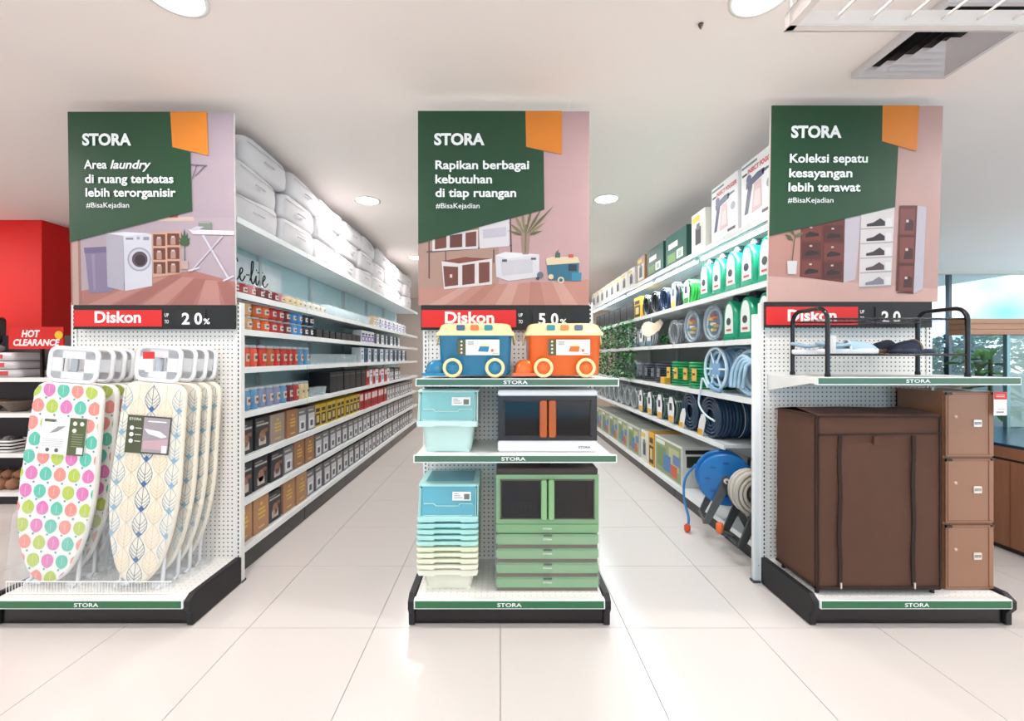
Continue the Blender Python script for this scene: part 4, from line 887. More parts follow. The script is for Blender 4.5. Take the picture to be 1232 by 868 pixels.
def pbox(w, d, h, c, design, topc=None, parts=True):
    def f(t):
        b = B().box(-w/2, w/2, 0, d, 0, h, c)
        b.obj('carton', t, 'card', bevel=.0015)
        if not parts: return
        p = B(); y = -.0012; X0, X1 = -w/2, w/2
        q = lambda a, b_, c_, d_, col, l=0: p.quad2(X0+w*a, X0+w*b_, h*c_, h*d_, y-.0003*l, col)
        if design == 'mug':
            q(.05, .95, .04, .96, '#36383c'); q(.08, .92, .74, .80, '#b5b0a6', 1); q(.08, .6, .84, .88, '#8f8b84', 1)
            p.poly([(X0+w*(.5+u), y-.0006, h*(.40+v)) for u, v in circ(0, 0, .22, 12, .2)], '#9a6e58'); q(.25, .75, .12, .36, '#c9b8ae', 2); q(.6, .9, .5, .62, '#8a5a44', 2)
        elif design == 'kraft':
            for k in range(3): q(.30-.04*(k % 2), .72+.04*(k % 2), .62-k*.12, .68-k*.12, '#e0b84a')
            q(.42, .58, .76, .84, '#e0b84a'); q(.3, .7, .12, .16, '#e8c86a')
        elif design == 'grey':
            q(.12, .88, .06, .72, '#d9d8dc'); q(.24, .76, .12, .50, '#f2f2f4', 1); q(.34, .66, .18, .42, '#55555c', 2); q(.12, .7, .82, .88, '#d4c9a8', 1); q(.72, .84, .18, .38, '#c4c4ca', 1)
        elif design == 'white':
            q(.12, .88, .12, .88, '#f6f6f8'); q(.2, .8, .2, .55, '#9fb6cc', 1); q(.2, .7, .68, .78, '#54587a', 1)
        elif design == 'purple':
            q(.1, .9, .1, .55, '#6a55a8'); q(.2, .8, .62, .78, '#4a4458', 1); q(.3, .7, .2, .45, '#e6e0f2', 1)
        elif design == 'red':
            q(.1, .9, .55, .92, '#f0dedc'); q(.2, .8, .12, .45, '#8f1418', 1)
        elif design == 'black':
            q(.1, .9, .8, .86, '#55555a'); q(.2, .8, .15, .6, '#26282c', 1)
        elif design == 'yellow':
            q(.08, .92, .08, .6, '#2c2a24'); q(.25, .75, .2, .52, '#d8c27a', 1); q(.15, .85, .68, .84, '#3a3320', 1)
        elif design == 'picture':
            q(.03, .97, .05, .95, '#8f9c72'); q(.1, .45, .2, .75, '#6f8a5a', 1); q(.35, .62, .15, .6, '#4a7cae', 2); q(.55, .9, .3, .85, '#b9ba8e', 1); q(.62, .85, .12, .42, '#c8583e', 2); q(.70, .94, .45, .7, '#5f7fae', 3); q(.05, .4, .82, .93, '#dfe6d8', 2)
        elif design == 'tool':
            q(.08, .6, .78, .92, '#e3c23a'); q(.1, .9, .1, .7, '#cfd0cc'); q(.3, .7, .2, .62, '#3c3e44', 1); q(.38, .62, .56, .72, '#6a6c72', 2)
        elif design == 'green':
            q(.15, .6, .55, .72, '#e8ece2'); q(.1, .5, .12, .4, '#5f8a54', 1); q(.55, .85, .15, .42, '#dfe6e0', 1); q(.62, .78, .2, .36, '#7fa58c', 2)
        p.obj('printed_panel', t, 'card', recalc=False)
        if design in ('kraft', 'mug', 'grey'): B().box(-w/2+.004, w/2-.004, .004, d*.5, h, h+.0006, '#2c2622' if design != 'kraft' else '#6b4630').obj('lid_flap', t, 'card')
    return f
# --- left aisle, second shelf down: small jars, glasses, cartons
def run(side, lvl, y0, seq, name, cat, jit=.06, dx=0):
    y = y0
    for key, maker, w, desc, gap in seq:
        put(key, maker, side, lvl, y+w/2, name, desc, cat, dx=dx+random.uniform(0, .012), jit=jit); y += w+gap
    return y
CW = {'crimson': '#b8343c', 'rose': '#cf7a80', 'wine': '#6d2a30', 'cream': '#e6d3a0', 'ivory': '#e9e6da', 'amber': '#c8602c', 'orange': '#e0641f', 'red': '#c42a2c', 'maroon': '#7a2232', 'blue': '#3f8fd0', 'navy': '#25384e', 'sand': '#d9a878', 'lavender': '#8a92b4', 'sky blue': '#5f98c2', 'scarlet': '#d33222', 'coral': '#e5553a', 'pale grey': '#c9ccd0'}
sm = lambda c: ('js'+c, jar(CW[c], .038, .082), .076, 'small %s jar candle' % c, .014)
y = run('left', 'second', 2.50, [sm(c) for c in ['crimson', 'crimson', 'rose', 'wine', 'wine', 'maroon', 'rose', 'cream', 'cream', 'cream', 'ivory', 'ivory', 'ivory', 'ivory', 'ivory']], 'jar_candle', 'jar candle')
g1 = lambda r, h: ('g%d' % int(r*1000), glass(r, h), r*2, 'clear drinking glass', .012)
y = run('left', 'second', y+.03, [g1(.036, .10)]*16, 'drinking_glass', 'glass')
cb = lambda k, w, d, h, c, des, desc: (k, pbox(w, d, h, c, des), w, desc, .008)
y = run('left', 'second', y+.05, [cb('cw', .11, .1, .13, '#d9b58a', 'white', 'tan carton')]*2+[cb('cv', .11, .1, .14, '#e6e8ee', 'purple', 'purple and white carton'), cb('cu', .10, .1, .13, '#e8ecf0', 'white', 'white carton')]*7, 'carton', 'carton')
# --- third shelf down: jars stacked two high
y = 2.52
for c in ['sand', 'sand', 'amber', 'orange', 'red', 'crimson', 'maroon', 'blue', 'blue', 'navy', 'navy']:
    for lv2 in (0, 1):
        put('jm'+c, jar(CW[c], .045, .092), 'left', 'third', y+.045, 'jar_candle', 'squat %s jar candle' % c, 'jar candle', dz=lv2*.0935, extra=', %s row' % ('lower', 'upper')[lv2], jit=.2)
    y += .098
for k in range(8): put('blk', pbox(.13, .12, .075, '#1e2126', 'black'), 'left', 'third', y+.08, 'carton', 'low black carton', 'carton', jit=.05); y += .145
y = run('left', 'third', y+.04, [cb('cv', .11, .1, .14, '#e6e8ee', 'purple', 'purple and white carton')]*4+[cb('cdk', .11, .1, .13, '#3a4660', 'black', 'dark blue carton'), cb('cu', .10, .1, .13, '#e8ecf0', 'white', 'white carton')]*6, 'carton', 'carton')
# --- fourth shelf down: tall jars then glasses then cartons
tl = lambda c: ('jt'+c, jar(CW[c], .04, .14, sticker='#d9c2a8'), .08, 'tall %s jar candle' % c, .012)
y = run('left', 'fourth', 2.52, [tl(c) for c in ['amber', 'coral', 'coral', 'scarlet', 'amber', 'scarlet', 'red', 'red', 'red', 'sky blue', 'sky blue']], 'jar_candle', 'jar candle')
y = run('left', 'fourth', y+.02, [g1(.04, .09)]*13, 'drinking_glass', 'glass')
y = run('left', 'fourth', y+.04, [cb('cu2', .12, .1, .17, '#dfe5ec', 'white', 'tall white carton'), cb('cdk2', .12, .1, .16, '#34597e', 'black', 'blue carton')]*9, 'carton', 'carton')
# --- fifth shelf down
y = run('left', 'fifth', 2.52, [tl(c) for c in ['sky blue', 'sky blue', 'sky blue', 'lavender', 'lavender', 'lavender', 'sky blue', 'maroon', 'crimson', 'cream', 'cream']], 'jar_candle', 'jar candle')
y = run('left', 'fifth', y+.02, [('g50', glass(.05, .07), .1, 'clear glass bowl', .012)]*3, 'glass_bowl', 'bowl')
y = run('left', 'fifth', y+.03, [cb('bb', .17, .2, .19, '#17191c', 'black', 'black carton')]*6+[cb('rw', .12, .16, .18, '#c9252b', 'red', 'red carton'), cb('cu3', .12, .16, .18, '#e4e6ea', 'white', 'white carton')]*4+[cb('cdk3', .13, .16, .17, '#3c4048', 'grey', 'grey carton')]*5, 'carton', 'carton')
# --- sixth shelf down
mg = ('mg', pbox(.165, .16, .205, '#2d2f33', 'mug'), .165, 'dark mug gift carton', .025)
kr = ('kr', pbox(.165, .16, .205, '#a67655', 'kraft'), .165, 'brown gift carton with gold print', .012)
gy = ('gy', pbox(.145, .16, .195, '#77767c', 'grey'), .145, 'grey mug carton with white picture', .010)
tp = ('tp', pbox(.20, .16, .20, '#a5948a', 'kraft'), .20, 'wide taupe gift carton', .012)
yl = ('yl', pbox(.105, .12, .19, '#d9b63a', 'yellow'), .105, 'yellow and black carton', .010)
rd = ('rd', pbox(.13, .14, .19, '#b8242a', 'red'), .13, 'red and black carton', .008)
y = run('left', 'sixth', 2.53, [mg, mg, tp, kr, gy, gy, yl, yl, yl, yl, yl, yl, yl, yl, yl, yl]+[rd]*8+[gy]*11, 'carton', 'carton', jit=.03)
y = run('left', 'seventh', 2.52, [mg, mg, mg, gy, kr, kr]+[gy]*26, 'carton', 'carton', jit=.02)
klo = ('klo', pbox(.175, .17, .225, '#b98a66', 'kraft'), .175, 'pale brown gift carton', .010)
gylo = ('gylo', pbox(.15, .16, .205, '#727178', 'grey'), .15, 'grey mug carton with white picture', .010)
y = run('left', 'lowest', 2.52, [klo, klo, mg, klo, klo]+[gylo]*26, 'carton', 'carton', jit=.02)
# --- top shelf: zipped fabric bags in three rows
def bag(seed):
    def f(t):
        b = B(); nu, nv = 12, 8; W_, D_, H_ = .53, .34, .198; rings = []
        def se(a, e): return math.copysign(abs(a)**e, a)
        for j in range(nv+1):
            ph = -PI/2+PI*j/nv; ring = []
            for i in range(28):
                th = 2*PI*i/28; cx_, sx_ = se(math.cos(th), .24), se(math.sin(th), .24); cp, sp_ = se(math.cos(ph), .24), se(math.sin(ph), .45)
                p = Vector((W_/2*cx_*cp, D_/2*sx_*cp+D_/2, H_/2*sp_+H_/2))
                n_ = noise.noise_vector(p*6+Vector((seed*7, 0, 0)))
                p += Vector((n_.x*.009, n_.y*.012, n_.z*.012)); p.z = max(p.z, 0); p.z += .012*math.sin(p.x*7+seed)*(p.z/H_)
                ring.append(p)
            rings.append(ring)
        b.loft(rings, '#dcd8da'); b.obj('fabric_body', t, 'fabric')
        B().tube([(-.22, -.004, .150), (-.08, -.010, .146), (.08, -.010, .150), (.22, -.004, .146)], .0025, '#b9b4b8', 4).obj('zip', t, 'fabric')
        B().tube([(-.05, -.006, .10), (-.045, -.020, .092), (.0, -.024, .09), (.045, -.020, .092), (.05, -.006, .10)], .006, '#c9c4c8', 5).obj('handle', t, 'fabric')
    return f
for row in range(3):
    y = 2.50+(0.0, .03, .12)[row]+.25; k = 0
    while y < 7.7:
        key = 'bag%d' % (k % 4+row)
        t = put(key, bag(k % 4+row), 'left', 'top', y, 'zipped_bag', 'white zipped fabric bag', 'storage bag', dx=-.0+random.uniform(-.01, .02), dz=row*.186, extra=', %s row' % ('bottom', 'middle', 'top')[row], jit=.05); y += .555; k += 1
# ---------------------------------------------------------------- right aisle goods
def fogger(t):
    w, d, h = .36, .3, .42
    B().box(-w/2, w/2, 0, d, 0, h, '#eef0f2').obj('carton', t, 'card', bevel=.002)
    p = B(); y = -.0012
    def pp(pts, c, l=0): p.poly([(x, y-.0003*l, z) for x, z in pts], c)
    pp(rect(-.17, .0, .385, .40), '#6f8a8a'); pp(rect(-.165, -.11, .335, .35), '#3a3a3a')
    pp([(-.12, .24), (.07, .27), (.07, .31), (.0, .31), (-.12, .28)], '#4a5578'); pp([(.05, .28), (.14, .29), (.14, .30), (.05, .305)], '#5a6484'); pp([(-.10, .25), (-.05, .25), (-.10, .08), (-.14, .08)], '#3f4868')
    pp([(-.03, .25), (.04, .255), (.05, .08), (-.06, .07)], '#d9b9bc', 1); pp([(-.02, .20), (.03, .20), (.035, .10), (-.04, .10)], '#e9d4d4', 2); pp(circ(-.09, .30, .028, 12), '#55608a', 2); pp(rect(.05, .15, .035, .055), '#4a4a4e', 1); pp(circ(.12, .20, .028, 12), '#9aa4b4', 1)
    p.obj('printed_panel', t, 'card', recalc=False)
    lb = B(); letters(lb, 'INSECT FOGGER', -.10, .17, .335, .028, y-.0012, '#d0343a', .03); lb.obj('lettering', t, 'card', recalc=False)
for k in range(2): put('fog', fogger, 'right', 'top', 2.68+k*.40, 'fogger_carton', 'large white insect fogger carton', 'carton')
put('fogs', pbox(.24, .25, .33, '#e9e6dc', 'tool'), 'right', 'top', 3.48, 'carton', 'white sprayer carton with yellow stripe', 'carton')
put('grn', pbox(.46, .30, .30, '#1f4f48', 'green'), 'right', 'top', 3.93, 'carton', 'dark green carton', 'carton'); put('grn', None, 'right', 'top', 4.46, 'carton', 'dark green carton', 'carton')
put('brn', pbox(.26, .28, .30, '#a57c54', 'tool'), 'right', 'top', 4.90, 'carton', 'brown cardboard carton', 'carton')
y = 5.12
for k in range(8): put('wht', pbox(.27, .28, .24, '#e2e2de', 'tool'), 'right', 'top', y+.14, 'carton', 'plain white carton', 'carton'); y += .30
def arch(t):
    w, h, d = .165, .285, .16
    pts = [(-w/2, 0), (w/2, 0), (w/2, h*.45)]+[(w/2*math.cos(R(a)), h*.45+h*.55*math.sin(R(a))**.9) for a in (20, 40, 60, 75, 90, 105, 120, 140, 160)]+[(-w/2, h*.45)]
    B().prism('y', pts, 0, d, '#13a37c', bev=.012).obj('pack_body', t, 'gloss')
    B().prism('y', [(x*.62, .05+z*.74) for x, z in pts], -.003, 0, '#e8efec').obj('label', t, 'card')
    B().lathe([(.026, -.0035), (.026, -.006)], 14, '#3b4347', (0, 0, .135), 'y').obj('label_picture', t, 'card'); B().rp('y', 0, .075, .06, .014, .003, -.005, -.003, '#c64b41').obj('label_band', t, 'card')
    B().lathe([(.032, .02), (.040, .03), (.040, .10), (.032, .11)], 14, '#1d2b33', (0, .02, h), 'y').obj('nozzle_wheel', t, 'gloss')
    B().rp('y', 0, .012, w*.8, .024, .008, -.008, .01, '#0e8f6c').obj('base_lip', t, 'gloss')
for k in range(5): put('arch', arch, 'right', 'second', 2.60+k*.195, 'hose_pack', 'green arched hose pack', 'hose pack')
for k in range(3): put('arch', arch, 'right', 'third', 2.61+k*.20, 'hose_pack', 'green arched hose pack', 'hose pack')
def coil(c, Rm, r, n, layers, depth, core=None, card=None, wrap=None, zc=None, ax='y'):
    """coil of hose whose round face looks at the aisle"""
    def f(t):
        zz = Rm+r if zc is None else zc; b = B(); q = 0
        for k in range(n):
            for m in range(layers):
                B_ = B().ring((0, r+k*2*r*.98, zz), Rm-m*2*r*.95, r, 'y', c, 22, 5, jit=.008*((k+m) % 3)); B_.obj('hose_loop', t, 'gloss')
        if core: B().lathe([(Rm*.5, -.002), (Rm*.5, depth*.9)], 14, core, (0, 0, zz), 'y').obj('core', t, 'matte')
        if card:
            cc = B().prism('y', [(-Rm*.45, zz-Rm*1.0), (Rm*.45, zz-Rm*1.0), (Rm*.6, zz+Rm*.2), (Rm*.25, zz+Rm*.95), (-Rm*.25, zz+Rm*.95), (-Rm*.6, zz+Rm*.2)], -.008, -.004, '#e9e9ea').obj('card', t, 'card')
            p = B(); p.quad2(-Rm*.44, Rm*.44, zz-Rm*.98, zz-Rm*.5, -.0086, card); p.quad2(-Rm*.3, Rm*.2, zz-.01, zz+Rm*.5, -.0086, '#3a4858'); p.obj('printed_card', cc, 'card', recalc=False)
        if wrap: B().lathe([(Rm+r, -.004), (Rm+r*1.5, .01), (Rm+r*1.5, depth), (Rm+r, depth+.01)], 20, wrap, (0, 0, zz), 'y').obj('film_wrap', t, 'film')
        for a in (40, 160, 280):
            a = R(a); x, z = Rm*math.cos(a), Rm*math.sin(a)
            B().box(x-.006, x+.006, -.001, depth, zz+z-r*1.3, zz+z+r*1.3, '#cdd3d6').obj('tie', t, 'gloss')
    return f
S2 = [('lime', coil('#37b24a', .10, .012, 5, 2, .12, card='#2e8f3a'), .23, 'bright green cable coil', .03), ('wcard', coil('#3d434a', .115, .010, 3, 2, .07, card='#e2b53c'), .25, 'coil pack with white and yellow card', .02),
      ('navyc', coil('#23395e', .11, .011, 5, 2, .12), .24, 'navy blue hose coil', .02), ('blackc', coil('#2b2d31', .11, .011, 4, 2, .1), .23, 'black cable coil', .02), ('blackc', None, .23, 'black cable coil', .02)]
y = run('right', 'second', 3.60, S2, 'hose_coil', 'hose coil')
put('yelb', pbox(.24, .2, .25, '#d6a536', 'yellow'), 'right', 'second', y+.14, 'carton', 'yellow and black carton', 'carton'); y += .28
for k in range(7): put('dkb', pbox(.26, .2, .22, '#2c3034', 'black'), 'right', 'second', y+.14, 'carton', 'dark carton', 'carton'); y += .29
# clear discs full of fittings
def disc_pack(t):
    r = .15
    B().lathe([(r*.8, 0), (r, .015), (r, .05), (r*.9, .065)], 26, '#dfe9ee', (0, .01, r), 'y').obj('blister', t, 'film')
    B().ring((0, .03, r), r*.86, .012, 'y', '#8fa4b4', 26, 6).obj('hose_loop', t, 'gloss'); B().ring((0, .045, r), r*.72, .012, 'y', '#b9c9d2', 26, 6).obj('hose_loop', t, 'gloss')
    B().lathe([(r*.62, .055), (r*.62, .05)], 20, '#4b5f7d', (0, 0, r), 'y').obj('backing_card', t, 'card')
    for x, z, c in ((-.03, .03, '#e0a63a'), (.03, .035, '#d8733a'), (.0, -.01, '#e9e4d8'), (-.045, -.03, '#2f8f9a'), (.045, -.025, '#c9a23a'), (.0, .06, '#9c4a3e'), (.01, -.055, '#e8d27a')):
        B().lathe([(.012, .05), (.014, .02), (.009, .012)], 8, c, (x, 0, r+z), 'y').obj('fitting', t, 'gloss')
put('disc', disc_pack, 'right', 'third', 3.30, 'disc_pack', 'round clear pack of hose fittings', 'hose pack'); put('disc', None, 'right', 'third', 3.66, 'disc_pack', 'round clear pack of hose fittings', 'hose pack')
put('greyc', coil('#7f878c', .105, .010, 4, 2, .1, wrap='#dfe6ea'), 'right', 'third', 3.98, 'hose_coil', 'wrapped grey hose coil', 'hose coil')
def leaves(seed, n, sx, sy, sz, cols, size=.03):
    rnd = random.Random(seed); b = B()
    for k in range(n):
        c = Vector((rnd.uniform(-1, 1)*sx, rnd.uniform(-1, 1)*sy, rnd.uniform(0, 1)*sz)); a = rnd.uniform(0, 2*PI); e = rnd.uniform(-1.1, .6)
        d = Vector((math.cos(a)*math.cos(e), math.sin(a)*math.cos(e), math.sin(e)))*size*rnd.uniform(.7, 1.4); s = d.cross(Vector((0, 0, 1))).normalized()*size*.42
        b.add([c, c+d*.5+s, c+d, c+d*.5-s], [(0, 1, 2, 3)], rnd.choice(cols))
    return b
LFC = ['#1f5a2c', '#2f7a3a', '#174522', '#3f8f48', '#0f3318']
def bunch(t):
    o = leaves(3, 260, .10, .07, .13, LFC, .035).obj('leaves', t, 'foliage', recalc=False); o['kind'] = 'stuff'
    B().lathe([(.03, 0), (.05, .05), (.04, .07)], 10, '#7c6a3c', (0, 0, 0)).obj('tag', t, 'card')
put('bunch', bunch, 'right', 'third', 4.28, 'artificial_foliage', 'dark green leafy bunch', 'plant', dx=.08)
y = 4.5
for k in range(4): put('whp', coil('#a9b0b4', .10, .010, 3, 2, .08, card='#4a90a8'), 'right', 'third', y+.12, 'hose_coil', 'pale cord coil on card', 'hose coil'); y += .25
# light blue wound hose, fourth shelf
def blue_wrap(t):
    c = '#a9d0ea'; r = .16
    for k in range(13): B().ring((.01*math.sin(k), .04+k*.027, r), r-.02+.012*math.sin(k*2.3), .0135, 'y', (c, '#93c4e6', '#c4e0f2')[k % 3], 22, 6, jit=.05).obj('hose_loop', t, 'gloss')
    for k in range(4): B().tube(cr([(-.13+.03*k, -.005+.01*k, .06), (-.10+.05*k, -.01, .17), (.0+.02*k, -.005, .27-.02*k), (.10, .02, .22), (.13, .05, .10)]), .012, '#b4d8f0', 6).obj('loose_loop', t, 'gloss')
    B().lathe([(r*.9, 0), (r+.01, .03), (r+.012, .36), (r*.9, .39)], 18, '#d3e9f6', (0, 0, r+.008), 'y').obj('film_wrap', t, 'film')
def blue_bundle(t):
    c = '#a9d0ea'; r = .17; z = r+.004
    B().ring((0, .02, z), r-.01, .012, 'y', '#cfe6f4', 24, 6).obj('flange_ring', t, 'gloss'); B().ring((0, .372, z), r-.01, .012, 'y', '#cfe6f4', 24, 6).obj('flange_ring', t, 'gloss')
    B().lathe([(.07, .02), (.07, .37)], 14, '#7fa9cc', (0, 0, z), 'y').obj('drum', t, 'gloss')
    for a in range(0, 360, 60): B().tube([(.05*math.cos(R(a)), .02, z+.05*math.sin(R(a))), ((r-.01)*math.cos(R(a)), .02, z+(r-.01)*math.sin(R(a)))], .008, '#cfe6f4', 5).obj('spoke', t, 'gloss')
    for k in range(15): B().ring((0, .045+k*.0225, z), r-.045+.012*math.sin(k*2.1), .013, 'y', (c, '#8fc0e4', '#bcdcf0')[k % 3], 22, 6, jit=.03).obj('hose_loop', t, 'gloss')
    for k in range(3): B().tube(cr([(-.12+.05*k, .03, z-.05), (-.05, .12+.06*k, z+r-.03), (.05, .25+.03*k, z+r-.02), (.13, .36, z+.02)]), .012, '#bcdcf0', 6).obj('loose_loop', t, 'gloss')
    B().tube(cr([(-.06, -.01, .03), (-.10, -.03, .10), (-.12, -.035, .02), (-.14, -.04, -.10), (-.02+.0, -.05, -.17), (.12, -.05, -.20)]), .008, '#d3e6f0', 6).obj('loose_end', t, 'gloss')
    B().tube([(.12, .0, .015), (.07, -.03, .03), (.03, -.035, .06)], .016, '#7ea6c8', 8).obj('connector', t, 'gloss')
put('bb2', blue_wrap, 'right', 'fourth', 2.83, 'hose_bundle', 'light blue film-wrapped hose bundle', 'hose', dx=-.01); put('bb1', blue_bundle, 'right', 'fourth', 3.22, 'hose_bundle', 'large light blue hose wound on reel', 'hose', dx=-.01)
def flat_coil(c, Rm, r, n, card):
    def f(t):
        for k in range(n):
            for m in range(2): B().ring((0, Rm+r, r+k*2*r*.96), Rm-m*2.1*r, r, 'z', c, 22, 6, jit=.015*((k+m) % 3)).obj('hose_loop', t, 'gloss')
        for a in (-.5, .5):
            h = 2*r*n*.96; cc = B().box(a*Rm-.035, a*Rm+.035, -.012, -.004, h*.3, h*.75, card).obj('card', t, 'card')
            B().box(a*Rm-.025, a*Rm+.02, -.0136, -.012, h*.5, h*.58, '#3a3a30').obj('printed_mark', cc, 'card')
    return f
put('fg', flat_coil('#159a5c', .17, .013, 9, '#e0b650'), 'right', 'fourth', 3.62, 'hose_stack', 'flat green hose coil stack', 'hose'); put('fg', None, 'right', 'fourth', 3.99, 'hose_stack', 'flat green hose coil stack', 'hose')
put('fd', flat_coil('#3d4450', .17, .013, 8, '#6a7078'), 'right', 'fourth', 4.42, 'hose_stack', 'flat dark grey hose coil stack', 'hose'); put('fd', None, 'right', 'fourth', 4.79, 'hose_stack', 'flat dark grey hose coil stack', 'hose')
put('yc', pbox(.10, .06, .07, '#e0b044', 'yellow', parts=False), 'right', 'fourth', 4.20, 'carton', 'little yellow card box', 'carton', dx=-.02)
y = 5.02
for k in range(3): put('greyc', None, 'right', 'fourth', y+.12, 'hose_coil', 'wrapped grey hose coil', 'hose coil'); y += .26
# big navy roll on the fifth shelf
def roll(t):
    r = .0125; Rm = .15; z = Rm+r
    for k in range(14):
        B().ring((0, .015+k*2*r, z), Rm, r, 'y', ('#1c3a56', '#15304a', '#234663')[k % 3], 26, 6).obj('hose_loop', t, 'gloss')
    for m in range(3): B().ring((0, .015, z), Rm-.027*(m+1), r, 'y', '#1c3a56', 24, 6).obj('hose_loop', t, 'gloss')
    B().lathe([(Rm*.45, .03), (Rm*.45, .34)], 16, '#101c28', (0, 0, z), 'y').obj('core', t, 'matte')
    B().ring((0, .19, z), Rm+r+.002, .003, 'y', '#c9d2d8', 26, 4).obj('tie', t, 'gloss')
    c = B().prism('y', [(-.17, .0), (-.08, .0), (-.03, .13), (-.05, .18), (-.10, .17), (-.14, .11)], -.012, -.008, '#e6e6e6').obj('card', t, 'card'); B().box(-.165, -.085, -.0135, -.012, .004, .05, '#e2ae34').obj('card_band', c, 'card')
put('roll', roll, 'right', 'fifth', 3.30, 'hose_roll', 'thick navy garden hose roll', 'hose'); put('roll', None, 'right', 'fifth', 3.66, 'hose_roll', 'thick navy garden hose roll', 'hose')
ycd = coil('#4f6a62', .12, .011, 4, 2, .1, card='#e2ae34'); y = 3.88
for k in range(4): put('ycd', ycd, 'right', 'fifth', y+.14, 'hose_coil', 'hose coil with white and yellow card', 'hose coil'); y += .29
for k in range(9): put('gc2', coil('#8d9a9c', .12, .011, 4, 2, .1, wrap='#dfe6ea'), 'right', 'fifth', y+.13, 'hose_coil', 'pale grey wrapped hose coil', 'hose coil'); y += .265
# base: reels, cartons
def reel(disc, hose, full):
    def f(t):       # axis along local x (aisle direction), standing on two side frames
        z = .31
        for s in (-1, 1):
            if full:
                d = B().lathe([(.175, 0), (.180, .006), (.180, .016), (.165, .020), (.05, .014), (.03, .02)], 32, disc, (s*.075, 0, z), 'x').obj('flange', t, 'gloss')
                for a in range(0, 360, 45): B().rp('x', .115*math.cos(R(a)), z+.115*math.sin(R(a)), .035, .012, .004, s*.075-.004, s*.075+.024, '#1a5f9e').obj('flange_rib', d, 'gloss')
        B().lathe([(.05, -.07), (.05, .07)], 16, disc, (0, 0, z), 'x').obj('drum', t, 'gloss')
        for k in range(6):
            for m in range(2 if full else 3): B().ring((-.06+k*.024, 0, z), .075+m*.025+.004*((k*7) % 3), .012, 'x', hose if (k+m) % 2 else ('#2f7fc4' if full else '#c9c2b6'), 22, 6, jit=.02).obj('hose_loop', t, 'gloss')
        K2 = '#5b5d5e' if full else '#35383a'
        for s in (-1, 1):
            x = s*.115
            B().prism('x', [(-.03, z-.02), (.03, z-.03), (.03, z+.02), (.0, z+.035), (-.03, z+.02)], x-.008, x+.008, K2).prism('x', [(-.15, 0), (-.11, 0), (.03, z-.02), (-.03, z)], x-.008, x+.008, K2).prism('x', [(.11, 0), (.15, 0), (.03, z), (-.03, z-.02)], x-.008, x+.008, K2).obj('side_frame', t, 'matte')
            B().lathe([(.02, x-.013), (.02, x+.013)], 14, '#e8e8e4', (0, 0, z), 'x').obj('axle_cap', t, 'gloss')
        B().tube([(-.115, .13, .01), (-.115, .18, .34), (-.10, .185, .43), (.10, .185, .43), (.115, .18, .34), (.115, .13, .01)], .010, '#a9abad' if not full else '#3c3e40', 7).obj('carry_handle', t, 'metal')
        B().tube([(-.10, -.14, .012), (.10, -.14, .012)], .010, K2, 6).obj('cross_bar', t, 'matte')
        B().tube([(.12, 0, z), (.16, 0, z), (.16, .03, z-.08)], .007, '#3c3e40', 6).obj('crank', t, 'matte')
    return f
t = put('reelb', reel('#1f74bd', '#2a80cc', True), 'right', 'lowest', 3.05, 'hose_reel', 'blue hose reel with grey frame', 'hose reel', dx=-.02, rz=R(-108))
B().tube(cr([(-.09, -.17, .36), (-.12, -.24, .24), (-.10, -.25, .10), (-.05, -.225, -.02), (-.02, -.23, -.085)]), .009, '#2f80c0', 7).obj('loose_hose', t, 'gloss')
B().lathe([(.012, 0), (.022, .01), (.022, .045), (.012, .055)], 12, '#e8512a', (-.02, -.235, -.122)).obj('nozzle', t, 'gloss')
t = put('reelw', reel('#8a8680', '#b4ada0', False), 'right', 'lowest', 2.70, 'hose_reel', 'beige hose wound on black reel', 'hose reel', dx=-.01, rz=R(-96))
B().tube(cr([(.0, -.12, .02), (-.03, -.15, .03), (-.05, -.175, .03)]), .012, '#3a3c3e', 7).obj('loose_hose', t, 'gloss')
B().lathe([(.014, 0), (.022, .01), (.022, .06), (.014, .066)], 12, '#f0702c', (0, 0, 0)).obj('nozzle', t, 'gloss', loc=(-.055, -.185, .02))
put('picb', pbox(.66, .33, .36, '#dfe0da', 'picture'), 'right', 'lowest', 4.12, 'carton', 'long carton with garden picture', 'carton')
p = CACHE['picb']
q = B(); xe = -.331   # end face seen from the camera
B().box(.330, .332, .04, .20, .18, .28, '#2f3a2c').obj('end_picture', p, 'card'); B().box(.330, .332, .03, .26, .30, .335, '#1f1f22').obj('end_title_band', p, 'card')
put('yb2', pbox(.15, .3, .36, '#e2a92c', 'yellow'), 'right', 'lowest', 4.56, 'carton', 'upright yellow carton', 'carton'); put('wt2', pbox(.22, .3, .34, '#e8e4d8', 'tool'), 'right', 'lowest', 4.78, 'carton', 'white carton with tool picture', 'carton')
y = 4.95
for k in range(5): put('pic3', pbox(.42, .3, .33, '#c9cdc4', 'picture'), 'right', 'lowest', y+.22, 'carton', 'clear-window carton with green goods', 'carton'); y += .46
# hanging shelf talker
t = thing('shelf_talker', 'cream heart-shaped paper tag hanging at the right third shelf', 'tag', (XR-.02, 4.42, 1.66))
B().prism('y', [(u*1.0, v-.08) for u, v in [(-.10, .03), (-.07, .075), (-.02, .08), (.03, .06), (.09, .10), (.12, .06), (.09, .0), (.03, -.05), (-.03, -.08), (-.09, -.05)]], -.0015, .0015, '#e8d6bc').obj('paper', t, 'card'); B().tube([(.0, 0, 0), (.0, 0, .08)], .002, '#d9d9d9', 4).obj('string', t, 'matte')
t.rotation_euler = (0, 0, R(-35))
